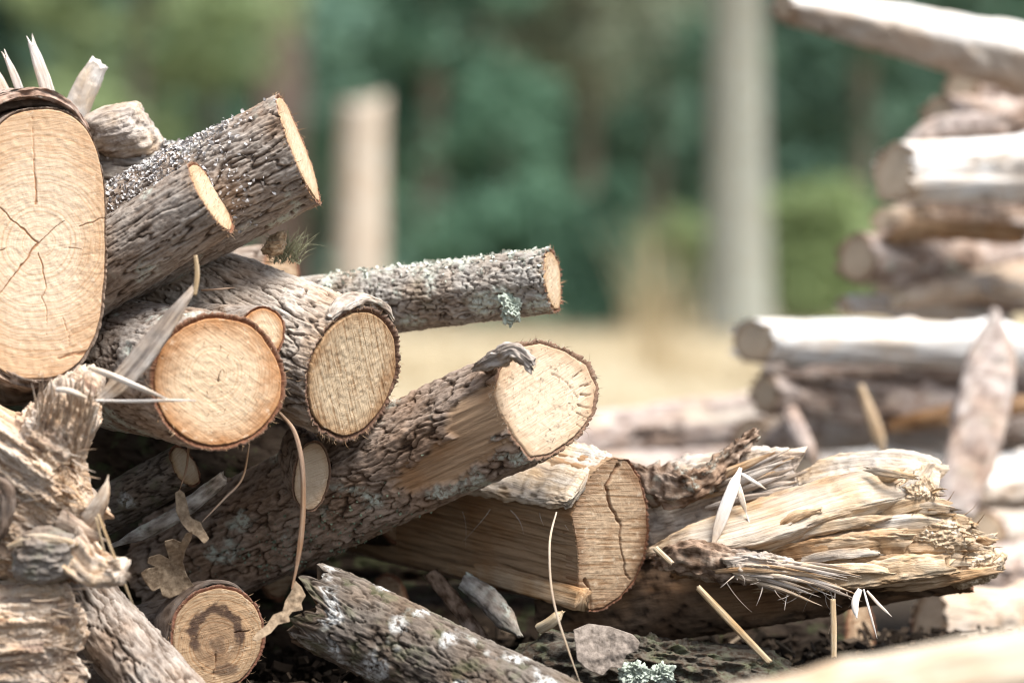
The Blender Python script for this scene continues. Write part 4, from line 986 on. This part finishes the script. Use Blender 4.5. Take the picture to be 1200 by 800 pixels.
tag(ribbon('stick', [(632, 736, 3.40), (645, 729, 3.39), (660, 716, 3.385)], [13, 13, 12], [12, 12, 11], STRAWM, seed=16, n=30, m=16, rough=.1, jag=2), 'short pale broken stick below the split log', 'stick')
tag(ribbon('twig', [(292, 520, 3.28), (284, 560, 3.27), (262, 585, 3.27), (236, 612, 3.27)], [2, 2.6, 2.6, 2], 2.2, TWIGM, seed=18, n=50, m=8), 'fine dark twig below the orange rimmed log', 'twig', LOOSE)
tag(ribbon('twig', [(222, 500, 3.30), (219, 545, 3.29), (210, 575, 3.29)], [2, 2.6, 2], 2.2, TWIGM, seed=19, n=40, m=8), 'fine upright dark twig before the short mossy branch', 'twig', LOOSE)
tag(ribbon('twig', [(236, 340, 3.33), (255, 339, 3.32), (275, 337, 3.32)], [2.5, 2.6, 2], 2.2, TWIGM, seed=20, n=30, m=8), 'tiny reddish twig on the pale ridged bark', 'twig', LOOSE)
tag(ribbon('stick', [(545, 680, 3.46), (575, 705, 3.44), (610, 745, 3.42)], [22, 26, 20], [18, 20, 18], LICH, seed=22, n=60, m=22, rough=.25, jag=5, barkcol=.9, lum=.002), 'lichen crusted stick in the dark gap above the mossy sloping log', 'stick')
tag(ribbon('stick', [(505, 672, 3.50), (540, 716, 3.47), (580, 770, 3.44)], [16, 18, 16], [14, 16, 14], BROWN, seed=23, n=60, m=20, rough=.2, jag=5, barkcol=True, lum=.0015), 'dark bare stick left of the lichen crusted stick', 'stick')

def sheet(name, outline, Y, mat, label, cat, bulge=.012, tilt=(0, 0), seed=0, thick=.0012, n=26):
    """thin curled piece (leaf, flake) cut to an outline"""
    o = np.asarray(outline, float); c = o.mean(0)
    q = (o - c) * Y / F_PX * arr(1, -1)
    m = 120
    qs = np.concatenate([q, q[:1]]); dl = np.concatenate([[0], np.cumsum(np.hypot(*np.diff(qs, axis=0).T))])
    tt = np.linspace(0, dl[-1], m, endpoint=False)
    ox, oy = np.interp(tt, dl, qs[:, 0]), np.interp(tt, dl, qs[:, 1])
    rho = np.linspace(0.02, 1, n)
    X, Z = rho[:, None] * ox, rho[:, None] * oy
    def dep(X, Z): return bulge * (.8 * np.sin(X * 60 + seed) + .7 * np.sin(Z * 55 + seed * 2)) + tilt[0] * X + tilt[1] * Z + .003 * fbm(X * 60, Z * 60, seed + 0 * X, 3)
    C0 = P(c[0], c[1], Y)
    Fv = C0 + np.stack([X, dep(X, Z), Z], -1); Bv = Fv + (0, thick, 0)
    V = np.concatenate([Fv, Bv[::-1]])
    return tag(build(name, V, gridF(2 * n, m), mat), label, cat)
sheet('dead_leaf', [(170, 682), (166, 670), (174, 664), (184, 672), (188, 668), (174, 658), (176, 651), (188, 648), (198, 656), (204, 652), (196, 640), (194, 632), (204, 630), (214, 636), (218, 624), (227, 621), (224, 632), (217, 644), (212, 660), (214, 672), (220, 686), (226, 694), (212, 698), (196, 704), (188, 700), (186, 690), (178, 694)], 3.27, LEAFM,
      'curled brown lobed dead leaf on top of the small dark ringed log', 'leaf', .009, (.5, -.5), 1., .0012)
sheet('bark_flake', [(205, 577), (210, 574), (215, 578), (217, 590), (222, 604), (230, 612), (234, 611), (238, 620), (245, 631), (240, 637), (231, 628), (222, 622), (213, 612), (207, 598)], 3.275, LEAFM, 'curved tan bark flake hanging in the dark gap at left', 'bark flake', .004, (.6, .2), 3., .004)
sheet('bark_scrap', [(345, 682), (352, 690), (357, 700), (352, 708), (354, 716), (344, 715), (338, 722), (340, 728), (326, 731), (318, 740), (303, 748), (297, 746), (303, 738), (312, 732), (320, 720), (331, 716), (334, 704), (340, 694)], 3.245, LEAFM, 'torn tan bark scrap at the lower end of the long curved twig', 'bark scrap', .004, (.5, .3), 4., .005)
sheet('bark_flake', [(672, 738), (690, 732), (716, 736), (742, 744), (750, 752), (746, 762), (734, 766), (728, 782), (716, 780), (706, 790), (690, 784), (676, 772)], 3.30, FLAKE, 'broad grey bark flake lying below the split log', 'bark flake', .006, (.1, .5), 2., .004)
# debris on the ground under the pile
def debris():
    r = np.random.RandomState(4)
    Vs, Fs, b = [], [], 0
    for i in range(4500):
        x, y = r.uniform(-.55, .75), r.uniform(3.15, 3.75)
        px_z = .10 + .05 * r.rand() + .05 * sstep(3.2, 3.6, y)
        l, w, t = r.uniform(.004, .016), r.uniform(.002, .006), r.uniform(.001, .003)
        a = unit(r.normal(size=3) * (1, 1, .35)); s = unit(np.cross(a, r.normal(size=3))); u_ = np.cross(a, s)
        q = np.array([[-1, -1, -1], [1, -1, -.7], [1, 1, -1], [-1, .7, -1], [-1, -1, 1], [1, -.6, 1], [.8, 1, 1], [-1, 1, .6]]) * (l, w, t) * r.uniform(.7, 1.2, (8, 3))
        Vs.append((x, y, px_z) + q[:, :1] * a + q[:, 1:2] * s + q[:, 2:] * u_)
        Fs.append(np.array([[0, 1, 2, 3], [7, 6, 5, 4], [0, 4, 5, 1], [1, 5, 6, 2], [2, 6, 7, 3], [3, 7, 4, 0]]) + b); b += 8
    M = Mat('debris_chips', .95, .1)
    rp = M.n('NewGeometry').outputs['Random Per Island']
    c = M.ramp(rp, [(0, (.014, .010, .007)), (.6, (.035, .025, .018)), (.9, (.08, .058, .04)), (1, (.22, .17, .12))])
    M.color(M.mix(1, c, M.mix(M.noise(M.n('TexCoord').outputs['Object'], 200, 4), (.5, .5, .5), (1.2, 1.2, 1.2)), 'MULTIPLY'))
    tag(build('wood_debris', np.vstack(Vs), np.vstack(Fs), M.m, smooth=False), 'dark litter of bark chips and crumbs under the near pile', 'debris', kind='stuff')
debris()
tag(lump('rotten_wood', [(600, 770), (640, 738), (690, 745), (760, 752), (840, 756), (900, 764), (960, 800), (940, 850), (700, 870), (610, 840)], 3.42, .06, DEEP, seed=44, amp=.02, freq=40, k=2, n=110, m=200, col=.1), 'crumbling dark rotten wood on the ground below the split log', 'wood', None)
for i, (o_, yy) in enumerate([([(727, 782), (740, 775), (756, 778), (758, 792), (748, 806), (730, 802)], 3.33), ([(760, 784), (774, 778), (788, 782), (790, 796), (776, 806), (762, 800)], 3.34)]):
    tag(lump('lichen_tuft', o_, yy, .008, LICHEN_G, seed=50 + i, amp=.009, freq=170, k=1, n=50, m=80), ['left tuft of mint lichen at the bottom edge', 'right tuft of mint lichen at the bottom edge'][i], 'lichen', 'mint lichen tufts')
# wispy old-man's-beard lichen behind the leaning log
fr = []
for i in range(150):
    x0, y0 = rnd.uniform(318, 352), rnd.uniform(286, 302)
    fr.append((P(x0, y0 + 8, 3.42), P(x0 + rnd.uniform(-18, 24), y0 - rnd.uniform(0, 22) ** 1.0, 3.42 + rnd.uniform(-.02, .02)), .0006))
fr.append((P(338, 296, 3.42), P(372, 276, 3.41), .0005)); fr.append((P(342, 292, 3.42), P(366, 270, 3.41), .0005))
o = needles('beard_lichen', fr, blob_mat('beard_lichen', (.16, .16, .10), (.34, .34, .22), sc=200), None, 12, .5, kind='stuff', nseg=7)
tag(o, 'wispy grey green beard lichen on top of the ridged log', 'lichen')
tag(lump('wood_chip', [(308, 292), (318, 276), (332, 272), (336, 280), (330, 296), (316, 304)], 3.40, .012, GRAIN_TAN, seed=61, amp=.006, freq=90, n=50, m=70), 'orange tan wood chip wedged under the thick dark barked log', 'wood chip')
tag(ribbon('split_billet', [(240, 330, 3.47), (205, 345, 3.47), (160, 372, 3.47)], [46, 50, 50], [40, 44, 44], GRAIN_GREY, seed=63, n=50, m=26, jag=5, lum=.002), 'small brown split billet wedged below the thin cream ended log', 'log')

# ------------------------------------------------------------------ the second pile, out of focus on the right
FAR = 'logs in the blurred pile at right'
def far_log(name, label, p0, p1, r0, r1, Y=4.8, bark=None, wood=None, seed=0, peel=None, dy=.25, n=None, lichen=0.):
    """log from its visible left end p0 to p1 (photo px), radii in px"""
    k = Y / F_PX
    rq = random.Random(seed)
    A0, A1 = P(p0[0], p0[1], Y), P(p1[0], p1[1], Y + dy)
    a = A1 - A0; L = np.linalg.norm(a)
    kn = [(rq.uniform(0, 6.28), rq.uniform(.05, L * .8), rq.uniform(.012, .03), rq.uniform(.006, .018)) for _ in range(4)]
    n = unit(np.array(n if n is not None else (-.80, -.58, .10)) + np.array([rq.uniform(-.2, .2), 0, rq.uniform(-.3, .3)]))
    return log(name, label, 'log', (p0[0], p0[1], Y), n, a, r0 * k * 1.02, r0 * k * rq.uniform(.9, 1.05), L, tb=.004, seed=seed, bark=bark or FAR_BARK, wood=wood or WOOD_D, group=FAR, wob=.13, knots=kn,
               amp=.012, furrow=45, step=.005, facestep=.004, taper=(r1 - r0) / r0, peel=peel, jag=.022, lichen=lichen, bend=(0, 0, rq.uniform(-.025, .025)), streak=.004)
full = lambda T, S, x, y: 1 - sstep(.55, .8, fbm(x * 22, y * 22, S * 9 + 1.7, 3) - .25 * np.sin(T))
BARE = bark_mat('debarked_pale_log', (.3, .25, .2), (.4, .35, .3), (.5, .45, .4), wood=(.80, .78, .75))
TANB = bark_mat('debarked_tan_log', (.3, .25, .2), (.4, .35, .3), (.5, .45, .4), wood=(.48, .385, .30))
half = lambda T, S, x, y: sstep(-.2, .25, np.sin(T) + .35 * perlin(x * 30, y * 30, S * 12))  # upper side made paler where sun would fall, light put in colour
far_log('firewood_log', 'long log on top of the blurred pile jutting left with white upper side', (918, 6, 0), (1260, 78, 0), 20, 46, 4.75, BARE, peel=half, seed=61, dy=.1)
far_log('firewood_log', 'grey brown block second from the top of the blurred pile', (1098, 138, 0), (1290, 142, 0), 29, 32, 4.9, FAR_BARK, seed=62)
far_log('firewood_log', 'thick white barkless log high in the blurred pile', (1048, 201, 0), (1270, 205, 0), 38, 42, 4.6, BARE, peel=full, seed=63, dy=.1)
far_log('firewood_log', 'brown log under the thick white barkless log', (1076, 256, 0), (1270, 258, 0), 20, 22, 4.85, BROWN, seed=64)
far_log('firewood_log', 'small stub of tan log under the left end of the thick white log', (1034, 258, 0), (1110, 254, 0), 17, 18, 4.8, TANB, peel=full, seed=65, n=(-.6, -.78, .1))
far_log('firewood_log', 'knobbly greyish pink log at the middle height of the blurred pile', (1004, 303, 0), (1270, 296, 0), 30, 32, 4.75, FAR_BARK, seed=66, n=(-.75, -.65, .05), lichen=.2)
far_log('split_log', 'orange tan split log slanting up to the right in the blurred pile', (1052, 352, 0), (1290, 312, 0), 18, 34, 4.7, TANB, peel=full, seed=67)
far_log('firewood_log', 'thin pale log just above the long white log', (990, 358, 0), (1180, 362, 0), 14, 15, 4.8, BARE, peel=full, seed=68)
far_log('firewood_log', 'long white log in the lower middle of the blurred pile', (884, 399, 0), (1270, 402, 0), 31, 33, 4.58, BARE, peel=full, seed=69, dy=.05, n=(-.55, -.83, .05))
far_log('firewood_log', 'dark brown log in the shade under the long white log', (950, 448, 0), (1270, 452, 0), 24, 26, 4.95, BROWN, seed=70)
far_log('firewood_log', 'pinkish tan log sloping down right beneath the dark shaded log', (896, 462, 0), (1270, 504, 0), 27, 32, 4.72, FAR_BARK, seed=71, dy=.2, lichen=.2)
far_log('firewood_log', 'brown log behind the foot of the leaning slab', (880, 518, 0), (1270, 530, 0), 30, 30, 4.9, TANB, seed=72)
far_log('firewood_log', 'pale pink log low in the blurred pile behind the broken grey log', (946, 556, 0), (1130, 552, 0), 30, 34, 4.65, BARE, peel=half, seed=73)
far_log('firewood_log', 'short white log right of the leaning slab foot', (1118, 566, 0), (1290, 568, 0), 36, 38, 4.6, BARE, peel=half, seed=74)
far_log('firewood_log', 'low tan log stretching left from the blurred pile', (640, 528, 0), (930, 482, 0), 36, 40, 4.95, FAR_BARK, peel=lambda T, S, x, y: sstep(.35, .6, np.sin(T) * .5 + .5 * fbm(x * 25, y * 25, S * 9, 2)), seed=75, n=(-.6, -.78, .1))  # upper side made paler, underside left darker
far_log('firewood_log', 'pale log on the ground behind the split log', (680, 562, 0), (960, 548, 0), 30, 34, 4.75, FAR_BARK, seed=76, n=(-.5, -.85, .1))
far_log('firewood_log', 'tan log with round end near the bottom of the blurred pile', (1150, 622, 0), (1300, 628, 0), 28, 30, 4.5, TANB, seed=77, n=(-.5, -.85, .1))
far_log('firewood_log', 'grey log at the bottom right of the blurred pile', (1120, 668, 0), (1300, 672, 0), 32, 34, 4.4, FAR_BARK, seed=78)
far_log('firewood_log', 'brown log closing the gap at the base of the blurred pile', (960, 618, 0), (1200, 615, 0), 34, 34, 4.9, BROWN, seed=79)
far_log('firewood_log', 'tan brown log on the ground past the shattered tip', (1090, 728, 0), (1300, 735, 0), 42, 44, 3.85, TANB, peel=half, seed=80, n=(-.9, -.4, .1))
tag(ribbon('wood_slab', [(1166, 362, 4.52), (1162, 420, 4.50), (1146, 500, 4.46), (1115, 600, 4.42)], [16, 58, 62, 52], [20, 26, 26, 26], FAR_BARK, seed=5, rough=.1, n=60, m=30, sq=3.2, tip=(.6, 1), barkcol=.3, lum=.003), 'pointed grey pink slab leaning against the blurred pile', 'wood slab')
tag(ribbon('stick', [(1008, 452, 4.45), (1022, 490, 4.43), (1036, 535, 4.42)], [8, 15, 16], [8, 10, 10], GRAIN_TAN, seed=6, n=30, m=14), 'short tan stick hanging on the front of the blurred pile', 'stick')
tag(ribbon('stick', [(925, 480, 4.5), (938, 510, 4.48), (958, 545, 4.46)], [18, 24, 10], [14, 18, 8], FAR_BARK, seed=7, n=30, m=14, barkcol=True), 'grey broken stick on the left front of the blurred pile', 'stick')
# thick pole close to the camera
k = 2.45 / F_PX
log('barkless_pole', 'pale barkless log very close and blurred in the bottom right corner', 'log', (1330, 776, 2.42), (.95, -.3, .1), P(800, 886, 2.46) - P(1330, 776, 2.42), 76 * k, 74 * k, 1.5, wob=.1, tb=.004, seed=90, bark=bark_mat('near_pole_wood', (.3, .25, .2), (.4, .35, .3), (.5, .45, .4), wood=(.58, .49, .38)),
    wood=WOOD_D, peel=full, streak=.004, knots=[(1.3, .25, .03, .006), (1.8, .45, .04, .008), (1.0, .62, .03, .006)], amp=.005, step=.005, facestep=.004)

BEHIND = [(1128, 100, 1300, 104, 26, 'white log'), (1085, 236, 1300, 230, 24, 'brown log'), (1040, 330, 1300, 336, 26, 'knobbly greyish pink log'), (960, 425, 1300, 428, 26, 'long white log'), (920, 485, 1300, 478, 28, 'pinkish tan log'),
          (1010, 590, 1300, 588, 30, 'short white log'), (1060, 655, 1300, 650, 34, 'tan log with the round end')]
for i, (x0, y0, x1, y1, r, wh) in enumerate(BEHIND):
    far_log('firewood_log', 'pinkish brown log in the gap behind the ' + wh, (x0, y0, 0), (x1, y1, 0), r * 1.15, r * 1.15, 5.0, FAR_BARK, seed=95 + i, dy=.05)
wr = random.Random(77)
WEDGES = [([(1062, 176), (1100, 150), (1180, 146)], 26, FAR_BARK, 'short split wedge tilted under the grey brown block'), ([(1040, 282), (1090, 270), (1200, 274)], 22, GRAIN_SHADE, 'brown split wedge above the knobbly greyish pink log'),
          ([(1130, 330), (1200, 345), (1290, 352)], 26, GRAIN_GREY, 'tan split wedge under the slanting orange tan log'), ([(900, 432), (960, 436), (1060, 428)], 18, FAR_BARK, 'thin grey split piece under the long white log'),
          ([(1040, 500), (1110, 486), (1210, 474)], 20, GRAIN_SHADE, 'brown split piece crossing behind the leaning slab'), ([(900, 522), (925, 505), (960, 492)], 26, FAR_BARK, 'stubby grey chunk at the left foot of the blurred pile'),
          ([(740, 508), (770, 500), (800, 500)], 20, FAR_BARK, 'pale blurred chunk on the low tan log'), ([(1140, 596), (1180, 590), (1240, 596)], 24, GRAIN_GREY, 'pale split piece under the short white log')]
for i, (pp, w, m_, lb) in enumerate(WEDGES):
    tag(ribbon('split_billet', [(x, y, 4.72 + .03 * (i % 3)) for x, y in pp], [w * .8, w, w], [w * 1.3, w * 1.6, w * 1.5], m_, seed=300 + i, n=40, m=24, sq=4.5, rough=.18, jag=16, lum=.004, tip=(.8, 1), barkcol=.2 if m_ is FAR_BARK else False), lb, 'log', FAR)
